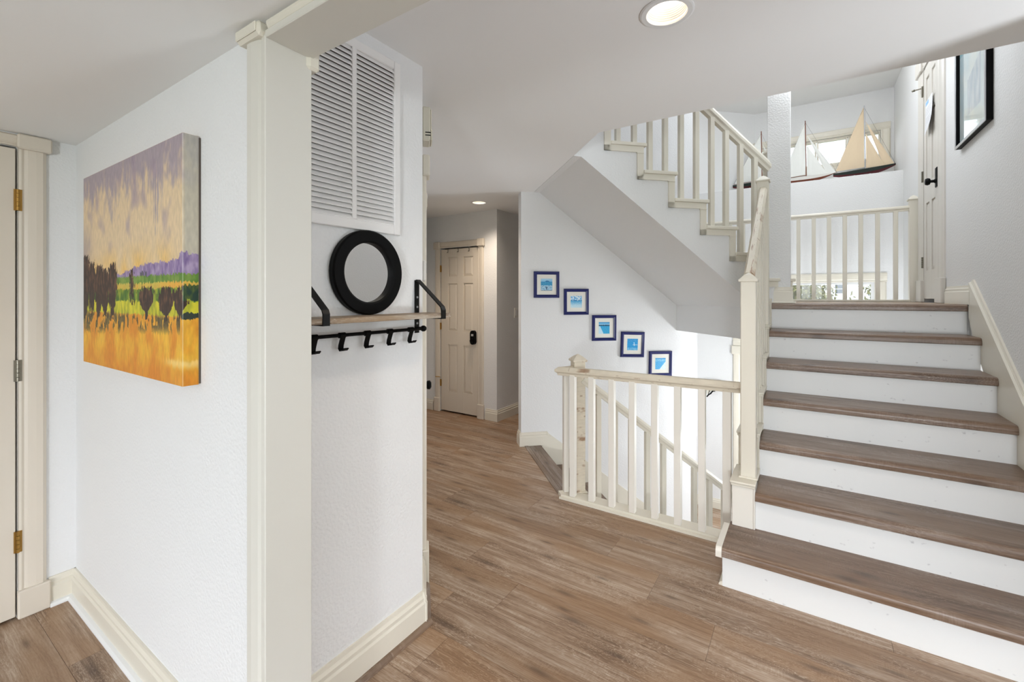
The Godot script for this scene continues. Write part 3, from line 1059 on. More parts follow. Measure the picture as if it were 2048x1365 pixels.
func build_balustrade() -> void:
	var b := thing("balustrade", "cream hall balustrade with worn handrail and square balusters around the stairwell", "railing", v(-0.95, 0, 2.87))
	plain_uv()
	# shoe: front run and chamfered end, mitred at the corner
	var cx := 0.985 * 1.41421 - 2.85
	var st := mb()
	var e1 := pq(0.985, 3.105)
	var e2 := pq(1.085, 3.105)
	var inner := 1.085 * 1.41421 - 2.95
	slab(st, pv([cx, 2.85, -0.36, 2.85, -0.36, 2.95, inner, 2.95, e2.x, e2.y, e1.x, e1.y]), -0.12, 0.030)
	slab(st, pv([cx - 0.008, 2.838, -0.374, 2.838, -0.374, 2.8497, cx - 0.001, 2.8497]), -0.004, 0.016)
	part(b, "shoe_rail", st, M.cream)
	# balusters
	for e in [-1.372, -1.230, -1.085, -0.945, -0.800, -0.660, -0.519]:
		st = mb()
		bx(st, e - 0.0195, e + 0.0195, 0.030, 0.885, 2.855, 2.894, 0.002)
		part(b, "baluster", st, M.baluster)
	st = mb()
	bx(st, -0.405, -0.360, 0.030, 0.885, 2.857, 2.9, 0.002)
	part(b, "baluster", st, M.baluster)
	var c := pq(1.036, 3.085)
	st = mb()
	obx(st, v(c.x, 0, c.y), v(S2, 0, S2), v(-S2, 0, S2), -0.0195, 0.0195, 0.03, 0.885, -0.0195, 0.0195, 0.002)
	part(b, "baluster", st, M.baluster)
	# handrail: stub from the newel, mitre, long front run
	var rc := v(-1.452, 0.935, 2.878)
	var nw := pq(1.10, 3.085)
	var ne := v(nw.x, 0.935, nw.y)
	var da := (rc - ne).normalized()
	var dx := v(1, 0, 0)
	var bis := (dx + da).normalized()
	var cut := bis
	rail_uv(dx, v(0, 0, 1))
	st = mb()
	sweep(st, rc, v(-0.300, 0.944, 2.878), v(0, 0, 1), Vector3.UP, rail_prof(0.062, 0.06), cut)
	sweep(st, ne, rc, v(-da.z * -1.0, 0, 0) * 0.0 + Vector3.UP.cross(da).normalized(), Vector3.UP, rail_prof(0.062, 0.06), Vector3.ZERO, cut)
	part(b, "handrail", st, M.worn)
	plain_uv()
	# newel at the head of the down flight
	st = mb()
	var nq := pq(1.131, 3.092)
	var base := v(nq.x, 0, nq.y)
	obx(st, base, v(S2, 0, S2), v(-S2, 0, S2), -0.042, 0.042, -0.2, 0.985, -0.042, 0.042, 0.003)
	obx(st, base, v(S2, 0, S2), v(-S2, 0, S2), -0.056, 0.056, 0.0, 0.035, -0.056, 0.056, 0.006)
	obx(st, base, v(S2, 0, S2), v(-S2, 0, S2), -0.054, 0.054, 0.968, 0.984, -0.054, 0.054, 0.004)
	var lo := []
	var mid := []
	for s in [[-1, -1], [1, -1], [1, 1], [-1, 1]]:
		lo.append(base + v(S2, 0, S2) * s[0] * 0.050 + v(-S2, 0, S2) * s[1] * 0.050 + Vector3.UP * 0.984)
		mid.append(base + v(S2, 0, S2) * s[0] * 0.024 + v(-S2, 0, S2) * s[1] * 0.024 + Vector3.UP * 1.008)
	for i in 4:
		var j := (i + 1) % 4
		poly(st, [lo[i], lo[j], mid[j], mid[i]], (lo[i] + lo[j]) / 2 - base - Vector3.UP * 0.9)
		poly(st, [mid[i], mid[j], base + Vector3.UP * 1.022], Vector3.UP)
	rail_uv(Vector3.UP, v(1, 0, 0))
	part(b, "newel_post", st, M.worn)
	plain_uv()

func build_down_flight() -> void:
	var f := thing("staircase", "angled flight descending behind the hall balustrade beside the blue framed prints", "staircase", v(1.12, -LAND, 3.62), R45)
	var q0 := 3.05
	var q1 := 4.185
	var run := 0.26
	# nosing strip and top plank at floor level
	wood_uv(6, 0.985, q0, true)
	var st := mb()
	bx(st, 0.985, 1.025, -0.02, 0.006, 3.09, q1, 0.003)
	part(f, "nosing_strip", st, M.greywood)
	wood_uv(4, 1.025, q0, true)
	st = mb()
	bx(st, 1.0255, 1.150, -0.03, 0.002, 3.14, q1, 0.004)
	part(f, "tread", st, M.greywood)
	for k in 7:
		var p := 1.12 + run * k
		var y := -RISE * k
		plain_uv()
		st = mb()
		bx(st, p, p + 0.018, y - RISE, y - 0.03, q0, q1)
		part(f, "riser", st, M.white)
		if k < 6:
			wood_uv((k + 5) % ROWS, p, q0, true)
			st = mb()
			bx(st, p + 0.018, p + run + 0.025, y - RISE - 0.03, y - RISE, q0, q1, 0.004)
			part(f, "tread", st, M.tread)
	plain_uv()
	# skirt on the picture wall
	st = mb()
	var sl := 0.865
	sl = RISE / run
	upright(st, pv([1.20, 0.0, 1.215, 0.128, 1.225, 0.110, 2.68, 0.110 - sl * 1.455, 2.68, -1.386, 2.55, -1.386, 1.16, -0.33, 1.16, 0.0]), 4.168, q1)
	part(f, "skirt_board", st, M.cream)
	# near stringer
	st = mb()
	upright(st, pv([1.17, 0.02, 2.70, 0.02 - sl * 1.53, 2.70, -1.386, 2.5, -1.386, 1.17, -0.28]), 3.045, 3.075)
	part(f, "stringer", st, M.cream)
	# railing
	var r := thing("stair_railing", "sloping cream railing of the descending flight seen through the hall balustrade", "railing", v(1.9, -0.55, 3.06), R45)
	rail_uv(v(1, 0, 0), v(0, 0, 1))
	st = mb()
	var up := v(sl, 1, 0).normalized()
	sweep(st, v(1.17, 0.865, 3.06), v(2.66, 0.865 - sl * 1.49, 3.06), v(0, 0, 1), up, rail_prof(0.056, 0.055))
	part(r, "handrail", st, M.cream)
	plain_uv()
	var p2 := 1.275
	while p2 < 2.62:
		st = mb()
		var yb := 0.02 - sl * (p2 - 1.17)
		var yt := 0.865 - sl * (p2 - 1.17) - 0.06
		bx(st, p2 - 0.018, p2 + 0.018, yb - 0.02, yt, 3.042, 3.078, 0.002)
		part(r, "baluster", st, M.cream)
		p2 += 0.13
	st = mb()
	bx(st, 2.66, 2.74, -1.386, -0.20, 3.02, 3.10, 0.003)
	part(r, "newel_post", st, M.cream)
	# lower floor
	O = Vector3.ZERO
	var fl := mb()
	bx(fl, -3.0, 1.0, -1.6, -1.394, 2.8, 6.6)
	var lf := struct("floor_lower", fl, M.sub, "brown wood plank floor of the lower foyer", "floor")
	for k in range(0, 11):
		var n0 := 4.0 + 0.232 * k
		for i in 3:
			wood_uv((k * 3 + i) % ROWS, -1.7 + 0.9 * i, n0)
			VA = Vector3(0, 0, -0.97 / (0.232 * ROWS))
			var ps := mb()
			bx(ps, -1.7 + 0.9 * i + 0.0005, -0.8 + 0.9 * i - 0.0005, -1.394, -1.388, n0 + 0.0005, minf(n0 + 0.2315, 6.478))
			part(lf, "plank", ps, M.wood)
	plain_uv()

func build_up_flight() -> void:
	var f := thing("staircase", "upper angled flight with white soffit and stepped cream stringer trim", "staircase", v(2.5, 1.36, 3.62), R45)
	var q0 := 3.05
	var q1 := 4.183
	var ps := [2.92, 2.66, 2.402, 2.147, 1.88, 1.625, 1.365]
	var ys := []
	for k in 7:
		ys.append(LAND + RISE * (k + 1))
	var prof := PackedVector2Array()
	prof.append(Vector2(1.085, 2.452))
	prof.append(Vector2(1.14, 2.45))
	prof.append(Vector2(2.604, 1.355))
	prof.append(Vector2(2.92, 1.389))
	for k in 6:
		prof.append(Vector2(ps[k], ys[k] - 0.03))
		prof.append(Vector2(ps[k + 1], ys[k] - 0.03))
	prof.append(Vector2(ps[6], 2.74))
	prof.append(Vector2(1.085, 2.74))
	plain_uv()
	var st := mb()
	upright(st, prof, q0, q1)
	part(f, "soffit", st, M.wall)
	# treads with rounded cream ends, and dark wood surfaces behind
	for k in 6:
		st = mb()
		bx(st, ps[k + 1], ps[k] + 0.022, ys[k] - 0.026, ys[k], q0 - 0.022, q0 + 0.075, 0.004)
		part(f, "tread_return", st, M.cream)
		wood_uv((k + 2) % ROWS, ps[k + 1], q0, true)
		st = mb()
		bx(st, ps[k + 1], ps[k] + 0.022, ys[k] - 0.0295, ys[k] - 0.001, q0 + 0.0755, q1)
		part(f, "tread", st, M.tread)
		plain_uv()
	# stepped trim on the stringer face
	var a := 0.050
	var d := 0.070
	for k in 6:
		st = mb()
		upright(st, pv([ps[k] - a, ys[k] - d, ps[k] + 0.0, ys[k] - d, ps[k], ys[k] - 0.0265, ps[k + 1], ys[k] - 0.0265, ps[k + 1], ys[k] - 0.03, ps[k + 1] - a, ys[k] - 0.03, ps[k + 1] - a, ys[k] - d]), q0 - 0.012, q0 - 0.0003)
		upright(st, pv([ps[k] - a, ys[k] - RISE - d, ps[k], ys[k] - RISE - d, ps[k], ys[k] - d, ps[k] - a, ys[k] - d]), q0 - 0.012, q0 - 0.0003)
		upright(st, pv([ps[k] - a - 0.006, ys[k] - d - 0.006, ps[k], ys[k] - d - 0.006, ps[k], ys[k] - d, ps[k] - a - 0.006, ys[k] - d]), q0 - 0.016, q0 - 0.0003)
		part(f, "stringer_trim", st, M.cream)
	st = mb()
	upright(st, pv([ps[6] - a, ys[5] - d, ps[6] + 0.001, ys[5] - d, ps[6], 2.7, ps[6] - a, 2.7]), q0 - 0.012, q0 - 0.0003)
	part(f, "stringer_trim", st, M.cream)
	# railing
	var r := thing("stair_railing", "upper stair railing with cream square balusters under the ceiling edge", "railing", v(2.2, 1.98, 3.09), R45)
	var rs := 0.745
	rail_uv(v(1, 0, 0), v(0, 0, 1))
	st = mb()
	sweep(st, v(1.10, 2.962 + rs * 1.067, 3.09), v(2.78, 2.962 - rs * 0.613, 3.10), v(0, 0, 1), v(rs, 1, 0).normalized(), rail_prof(0.058, 0.075))
	part(r, "handrail", st, M.cream)
	plain_uv()
	var bp := [1.44, 1.572, 1.70, 1.828, 1.962, 2.092, 2.225, 2.352, 2.482, 2.612]
	for i in bp.size():
		var k: int = 5 - int(i / 2.0)
		var p: float = bp[i]
		st = mb()
		bx(st, p - 0.018, p + 0.018, ys[k], 2.962 - rs * (p - 2.167) - 0.085, 3.072, 3.108, 0.002)
		part(r, "baluster", st, M.cream)
	st = mb()
	bx(st, 2.775, 2.85, LAND, 2.61, 3.12, 3.195, 0.003)
	newel_cap(st, v(2.8125, 0, 3.1575), 0.076, 2.62)
	part(r, "newel_post", st, M.cream)

func build_landing() -> void:
	plain_uv()
	O = Vector3.ZERO
	var st := mb()
	var a := pq(2.606, 3.05)
	var b := pq(2.606, 5.45)
	slab(st, PackedVector2Array([Vector2(-0.222, 4.115), Vector2(0.905, 4.115), Vector2(0.905, 5.75), Vector2(b.x, 5.75), b, a]), 1.09, LAND - 0.006)
	var lf := struct("floor_landing", st, M.wall, "stair landing slab with white underside above the descending flight", "floor")
	for k in 7:
		var n0 := 4.195 + 0.222 * k
		for i in 2:
			wood_uv((k * 2 + i) % ROWS, -0.5 + 0.75 * i, n0)
			VA = Vector3(0, 0, -0.97 / (0.232 * ROWS))
			var ps := mb()
			bx(ps, -0.10 + 0.5 * i + 0.0005, 0.40 + 0.5 * i - 0.0005, LAND - 0.006, LAND, n0 + 0.0005, minf(n0 + 0.2215, 5.66))
			part(lf, "plank", ps, M.wood)
	plain_uv()
	# drywall post
	var c := thing("column", "square white drywall post with cream base at the landing corner", "column", v(-0.176, LAND, 4.16))
	st = mb()
	bx(st, -0.255, -0.0965, LAND, 4.0, 4.118, 4.20, 0.003)
	part(c, "shaft", st, M.wall)
	st = mb()
	sweep(st, v(-0.262, LAND + 0.012, 4.118), v(-0.080, LAND + 0.012, 4.118), v(0, 0, -1), Vector3.UP, base_prof(0.115, 0.016))
	sweep(st, v(-0.0965, LAND + 0.012, 4.104), v(-0.0965, LAND + 0.012, 4.20), v(1, 0, 0), Vector3.UP, base_prof(0.115, 0.016))
	bx(st, -0.262, -0.060, LAND, LAND + 0.013, 4.09, 4.20, 0.003)
	part(c, "base_trim", st, M.cream)
	# landing baseboard on the right wall
	O = Vector3.ZERO
	run_base("baseboard_landing", "cream baseboard between the upper door and the stair skirt", v(0.905, LAND, 4.045), v(0.905, LAND, 4.66), v(-1, 0, 0), 0.0, 0.127)
	# guard rail
	var g := thing("guard_railing", "cream guard railing with seven square balusters along the far landing edge", "railing", v(-0.2, LAND, 5.70))
	st = mb()
	sweep(st, v(-1.9, LAND + 0.93, 5.70), v(0.845, LAND + 0.93, 5.70), v(0, 0, 1), Vector3.UP, rail_prof(0.055, 0.050))
	part(g, "handrail", st, M.cream)
	st = mb()
	bx(st, -1.9, 0.845, LAND, LAND + 0.022, 5.66, 5.74, 0.004)
	part(g, "shoe_rail", st, M.cream)
	for e in [-1.385, -1.253, -1.120, -0.988, -0.855, -0.723, -0.590, -0.458, -0.325, -0.193, -0.061, 0.075, 0.207, 0.339, 0.468, 0.600, 0.737]:
		st = mb()
		bx(st, e - 0.018, e + 0.018, LAND + 0.022, LAND + 0.885, 5.682, 5.718, 0.002)
		part(g, "baluster", st, M.cream)
	st = mb()
	bx(st, 0.835, 0.901, LAND, LAND + 0.985, 5.665, 5.735, 0.003)
	newel_cap(st, v(0.866, 0, 5.70), 0.066, LAND + 0.99)
	part(g, "newel_post", st, M.cream)
	# upper door in the right wall
	var A := v(0, 0, 1)
	var W := v(-1, 0, 0)
	var d := fixture("door_3", "narrow cream six panel door on the landing with black knob", "door", v(0.905, LAND, 5.16))
	door_casing(d, v(0.905, LAND, 4.90), A, W, 0.525, 2.10, 0.195, 0.13, 0.20, M.doorw)
	door_leaf(d, v(0.898, LAND + 0.025, 4.905), A, W, 0.515, 2.07, M.doorw)
	for y in [1.748, 2.526, 3.30]:
		hinge(d, v(0.893, y, 5.435), A, W, M.nickel, 0.10)
	st = mb()
	obx(st, v(0.898, 2.41, 4.945), A, W, -0.030, 0.030, -0.075, 0.085, 0, 0.008, 0.003)
	lathe(st, v(0.89, 2.385, 4.945), W, [Vector2(0.022, 0), Vector2(0.012, 0.012), Vector2(0.011, 0.03), Vector2(0.025, 0.036), Vector2(0.030, 0.05), Vector2(0.024, 0.064), Vector2(0, 0.068)], 18)
	part(d, "knob", st, M.black, "black door knob on a tall plate")
	st = mb()
	rod(st, v(0.89, 3.335, 5.44), v(0.845, 3.345, 5.49), 0.006, 8)
	rod(st, v(0.845, 3.345, 5.49), v(0.832, 3.348, 5.505), 0.010, 8)
	part(d, "hinge_stop", st, M.nickel)
	# notice taped to that door
	var nt := thing("paper_notice", "curled white paper notice with a pale blue corner taped to the upper door", "notice", v(0.88, 2.96, 5.15))
	st = mb()
	var cols := 6
	var rows := 8
	for i in rows:
		for j in cols:
			var q := []
			for e in [[0, 0], [1, 0], [1, 1], [0, 1]]:
				var tt: float = float(i + e[0]) / rows
				var ss: float = float(j + e[1]) / cols
				q.append([v(0.889 - 0.020 * pow(tt, 3.0) * (0.4 + ss) - 0.004, 3.145 - 0.29 * tt, 5.285 - 0.26 * ss), Vector2(ss, tt)])
			for t in [[0, 2, 1], [0, 3, 2]]:
				for m in t:
					st.set_normal(W)
					st.set_uv(q[m][1])
					st.add_vertex(q[m][0] - O)
	part(nt, "sheet", st, M.notice)
	# picture on the right wall
	var p := thing("framed_picture", "large black framed print with silver edges high on the right stair wall", "picture", v(0.89, 2.47, 3.95))
	var n0 := 3.665
	var n1 := 4.30
	var y0 := 2.462
	var y1 := 3.32
	st = mb()
	for e in [[n0, n0 + 0.022, y0, y1], [n1 - 0.022, n1, y0, y1], [n0 + 0.022, n1 - 0.022, y0, y0 + 0.022], [n0 + 0.022, n1 - 0.022, y1 - 0.022, y1]]:
		obx(st, v(0.905, 0, 0), A, W, e[0] + 0.0005, e[1] - 0.0005, e[2], e[3], 0, 0.030, 0.002)
	part(p, "frame", st, M.black)
	st = mb()
	for e in [[n0 - 0.001, n0 + 0.018, y0 - 0.001, y1], [n1 - 0.020, n1 + 0.001, y0 - 0.001, y1], [n0 + 0.018, n1 - 0.02, y0 - 0.001, y0 + 0.018]]:
		obx(st, v(0.905, 0, 0), A, W, e[0], e[1], e[2], e[3], 0.030, 0.034, 0.001)
	part(p, "silver_edge", st, M.silver)
	UA = Vector3(0, 0, 1.0 / 0.59)
	UO = Vector2(4.28 / 0.59, y1)
	VA = Vector3(0, -1.0 / 0.81, 0)
	UO.y = y1 / 0.81
	st = mb()
	obx(st, v(0.905, 0, 0), A, W, n0 + 0.022, n1 - 0.022, y0 + 0.022, y1 - 0.022, 0, 0.012)
	part(p, "print", st, M.reflect)
	plain_uv()

func build_foyer() -> void:
	plain_uv()
	var E := v(1, 0, 0)
	var S := v(0, 0, -1)
	# transom window above the front door
	var w := fixture("window_1", "low transom window with cream casing seen through the landing guard railing", "window", v(-0.015, 0.86, 6.54))
	var st := mb()
	var cas := casing_prof(0.105, 0.022)
	sweep(st, v(-0.79, 1.605, 6.48), v(0.765, 1.605, 6.48), Vector3.UP, S, cas)
	sweep(st, v(0.655, 0.895, 6.48), v(0.655, 1.605, 6.48), E, S, cas)
	sweep(st, v(-0.685, 0.895, 6.48), v(-0.685, 1.605, 6.48), -E, S, cas)
	sweep(st, v(-0.79, 0.895, 6.48), v(0.765, 0.895, 6.48), -Vector3.UP, S, cas)
	part(w, "casing", st, M.cream)
	st = mb()
	for e in [[-0.69, -0.655, 0.90, 1.60], [0.63, 0.66, 0.90, 1.60], [-0.655, 0.63, 0.90, 0.94], [-0.655, 0.63, 1.580, 1.60]]:
		bx(st, e[0], e[1], e[2], e[3], 6.51, 6.56, 0.003)
	part(w, "sash", st, M.white)
	st = mb()
	bx(st, -0.655, 0.63, 0.94, 1.58, 6.532, 6.538)
	part(w, "pane", st, M.glass)
	# clerestory over the ledge
	w = fixture("window_2", "clerestory window of four panes behind the model sailboats", "window", v(0.126, 3.14, 7.16))
	st = mb()
	cas = casing_prof(0.09, 0.022)
	sweep(st, v(-0.62, 3.50, 7.11), v(0.872, 3.50, 7.11), Vector3.UP, S, cas)
	sweep(st, v(0.782, 3.14, 7.11), v(0.782, 3.50, 7.11), E, S, cas)
	sweep(st, v(-0.53, 3.14, 7.11), v(-0.53, 3.50, 7.11), -E, S, cas)
	sweep(st, v(-0.62, 3.14, 7.11), v(0.872, 3.14, 7.11), -Vector3.UP, S, cas)
	part(w, "casing", st, M.cream)
	st = mb()
	bx(st, -0.53, 0.782, 3.14, 3.16, 7.13, 7.19, 0.002)
	bx(st, -0.53, 0.782, 3.485, 3.50, 7.13, 7.19, 0.002)
	part(w, "frame", st, M.cream)
	for k in 4:
		var x0 := -0.53 + 0.328 * k
		st = mb()
		bx(st, x0 + 0.002, x0 + 0.022, 3.16, 3.485, 7.135, 7.18, 0.003)
		bx(st, x0 + 0.306, x0 + 0.326, 3.16, 3.485, 7.135, 7.18, 0.003)
		bx(st, x0 + 0.022, x0 + 0.306, 3.16, 3.178, 7.135, 7.18, 0.003)
		bx(st, x0 + 0.022, x0 + 0.306, 3.469, 3.485, 7.135, 7.18, 0.003)
		var sash := part(w, "sash", st, M.cream)
		st = mb()
		bx(st, x0 + 0.022, x0 + 0.306, 3.178, 3.469, 7.155, 7.160)
		part(sash, "pane", st, M.glass)
	# front door below the transom
	var d := fixture("door_5", "front door with cream casing block below the landing, mostly hidden by the newel", "door", v(-0.23, -1.388, 6.48))
	door_casing(d, v(-0.69, -1.388, 6.48), E, S, 0.93, 2.08, 0.10, 0.11, 0.18, M.cream)
	st = mb()
	for e in [[-0.685, -0.575, -1.385, 0.685], [0.125, 0.235, -1.385, 0.685], [-0.575, 0.125, -1.385, -1.10], [-0.575, 0.125, 0.57, 0.685]]:
		bx(st, e[0], e[1], e[2], e[3], 6.50, 6.54, 0.003)
	part(d, "door_leaf", st, M.doorw)
	st = mb()
	bx(st, -0.575, 0.125, -1.10, 0.57, 6.515, 6.522)
	part(d, "pane", st, M.glass)  # unseen glass leaf, chosen so daylight reaches the lower foyer
	w = fixture("window_3", "added sidelight beside the front door, unseen, letting daylight into the lower foyer", "window", v(0.48, -1.25, 6.54))
	st = mb()  # side opening added to brighten the lower foyer
	for e in [[0.30, 0.33, -1.25, 0.70], [0.63, 0.66, -1.25, 0.70], [0.33, 0.63, -1.25, -1.21], [0.33, 0.63, 0.66, 0.70]]:
		bx(st, e[0], e[1], e[2], e[3], 6.50, 6.56, 0.003)
	part(w, "frame", st, M.white)
	st = mb()
	bx(st, 0.33, 0.63, -1.21, 0.66, 6.527, 6.533)
	part(w, "pane", st, M.glass)
	run_base("baseboard_foyer", "cream baseboard in the lower foyer left of the front door", v(-1.25, -1.388, 6.48), v(-0.805, -1.388, 6.48), v(0, 0, -1))
	run_base("baseboard_foyer_side", "cream baseboard under the angled lower foyer wall", v(2.9, -1.388, 5.45), v(3.74, -1.388, 5.45), v(0, 0, -1), R45)
	# black wire basket on the lower foyer wall
	var k := thing("wire_basket", "small black wire basket with cream lining glimpsed between two balusters below the handrail", "basket", v(-1.06, 0.16, 6.40))
	st = mb()
	var seg := 14
	for i in 5:
		var prev := Vector3.ZERO
		for j in seg + 1:
			var t := float(j) / seg
			var x := -1.09 + 0.042 * i
			var pt := v(x + 0.03 * sin(t * PI), 0.33 - 0.22 * t + i * 0.035 * t, 6.42 - 0.05 * sin(t * PI))
			if j > 0:
				rod(st, prev, pt, 0.005, 6)
			prev = pt
	var pr := v(-1.10, 0.10, 6.42)
	for j in range(1, 11):
		var pt := v(-1.10 + 0.021 * j, 0.10 + 0.022 * j + 0.006 * (j % 2), 6.42)
		rod(st, pr, pt, 0.009, 6)
		pr = pt
	part(k, "wire", st, M.black)
	st = mb()
	upright(st, pv([-1.10, 0.33, -1.10, 0.13, -1.02, 0.21, -0.92, 0.33]), 6.425, 6.445)
	part(k, "lining", st, M.cream)

func build_hall() -> void:
	plain_uv()
	var E := v(1, 0, 0)
	var S := v(0, 0, -1)
	var d := fixture("door_2", "cream six panel door at the end of the hall with black keypad lock", "door", v(-3.53, 0, 4.2))
	door_casing(d, v(-3.838, 0, 4.2), E, S, 0.605, 2.04, 0.078, 0.085, 0.17, M.doorp)
	door_leaf(d, v(-3.833, 0.012, 4.205), E, S, 0.596, 2.016, M.doorp)
	var bk := mb()  # dark panel added behind the leaf to stop light at its gap
	bx(bk, -3.90, -3.17, 0, 2.1, 4.302, 4.33)
	part(d, "backing", bk, M.sub)
	for y in [0.359, 1.07, 1.79]:
		hinge(d, v(-3.835, y, 4.20), E, S, M.brass, 0.085)
	var st := mb()
	rod(st, v(-3.84, 0.43, 4.19), v(-3.87, 0.44, 4.14), 0.005, 8)
	rod(st, v(-3.83, 0.43, 4.19), v(-3.80, 0.44, 4.14), 0.005, 8)
	part(d, "hinge_stop", st, M.brass)
	var kp := mb()
	var pts := PackedVector2Array()
	for i in 24:
		var a := TAU * i / 24.0
		pts.append(Vector2(-3.302 + cos(a) * 0.036, 0.952 + sin(a) * 0.036 + (0.048 if sin(a) > 0 else -0.048)))
	upright(kp, pts, 4.165, 4.203)
	lathe(kp, v(-3.302, 0.915, 4.165), S, [Vector2(0.026, 0), Vector2(0.024, 0.02), Vector2(0, 0.022)], 16)
	var lock := part(d, "keypad_lock", kp, M.black, "black oval keypad lock")
	var bt := mb()
	for i in 4:
		bx(bt, -3.318 + (i % 2) * 0.018, -3.304 + (i % 2) * 0.018, 0.985 - (i / 2) * 0.014, 0.994 - (i / 2) * 0.014, 4.1635, 4.1655, 0.0)
	part(lock, "keys", bt, M.plastic)
	for x in [-3.71, -3.545, -3.375]:
		st = mb()
		rod(st, v(x, 2.035, 4.196), v(x, 1.985, 4.196), 0.004, 6)
		rod(st, v(x, 1.99, 4.196), v(x, 1.985, 4.175), 0.004, 6)
		part(d, "top_hook", st, M.nickel)
	# light switch
	var s := thing("light_switch", "white rocker light switch on the hall wall right of the six panel door", "switch", v(-2.97, 1.18, 4.60))
	st = mb()
	obx(st, v(-2.97, 1.24, 4.60), v(0, 0, 1), E, -0.037, 0.037, -0.06, 0.06, 0, 0.006, 0.002)
	part(s, "plate", st, M.plastic)
	st = mb()
	obx(st, v(-2.97, 1.24, 4.60), v(0, 0, 1), E, -0.016, 0.016, -0.033, 0.033, 0.006, 0.010, 0.002)
	part(s, "rocker", st, M.white)
	# door in the angled wall, seen edge-on
	var A := v(0, 0, 1)
	var P := v(1, 0, 0)
	d = fixture("door_4", "cream cased door in the angled wall seen edge-on past the mirror wall", "door", v(0.012, 0, 2.73), R45)
	door_casing(d, v(0.012, 0, 2.365), A, P, 0.73, 2.05, 0.085, 0.10, 0.17, M.cream, 0.022)
	door_leaf(d, v(0.006, 0.012, 2.37), A, P, 0.72, 2.03, M.doorw)
	st = mb()
	lathe(st, v(0.006, 0.85, 3.03), P, [Vector2(0.030, 0), Vector2(0.028, 0.008), Vector2(0.012, 0.012), Vector2(0.012, 0.035), Vector2(0.028, 0.042), Vector2(0.030, 0.060), Vector2(0.016, 0.070), Vector2(0, 0.07)], 18)
	part(d, "knob", st, M.black)
	# door chime above that casing
	var c := thing("door_chime", "boxy beige door chime with two dark slots high at the mirror wall corner", "chime", v(0.012, 2.2, 2.30), R45)
	st = mb()
	obx(st, v(0.012, 2.305, 2.32), A, P, -0.055, 0.055, -0.085, 0.085, 0, 0.040, 0.006)
	part(c, "housing", st, M.beige)
	st = mb()
	obx(st, v(0.012, 2.305, 2.32), A, P, -0.048, 0.062, -0.03, 0.075, 0.040, 0.047, 0.003)
	obx(st, v(0.012, 2.305, 2.32), A, P, -0.045, 0.060, -0.080, -0.022, 0.040, 0.050, 0.004)
	part(c, "cover", st, M.beige)
	st = mb()
	for k in 2:
		obx(st, v(0.012, 2.246 + k * 0.014, 2.264), P, v(0, 0, -1), 0.015, 0.042, -0.002, 0.002, -0.002, 0.0008)
	part(c, "slot", st, M.black)
	# thermostat just round the corner
	c = thing("thermostat", "slim white thermostat at the edge of the mirror wall above the shelf bracket", "thermostat", v(0.012, 1.51, 2.09), R45)
	st = mb()
	obx(st, v(0.012, 1.558, 2.10), A, P, -0.045, 0.045, -0.048, 0.048, 0, 0.016, 0.006)
	part(c, "housing", st, M.plastic)
	st = mb()
	obx(st, v(0.012, 1.568, 2.10), A, P, -0.03, 0.03, -0.02, 0.025, 0.016, 0.0175)
	part(c, "screen", st, M.silver)
	# round sensor
	c = thing("round_sensor", "tiny round white sensor peeking past the upper mirror wall corner", "sensor", v(0.012, 2.17, 3.45), R45)
	st = mb()
	lathe(st, v(0.012, 2.20, 3.45), P, [Vector2(0.045, 0), Vector2(0.043, 0.02), Vector2(0.025, 0.045), Vector2(0, 0.048)], 20)
	part(c, "dome", st, M.plastic)

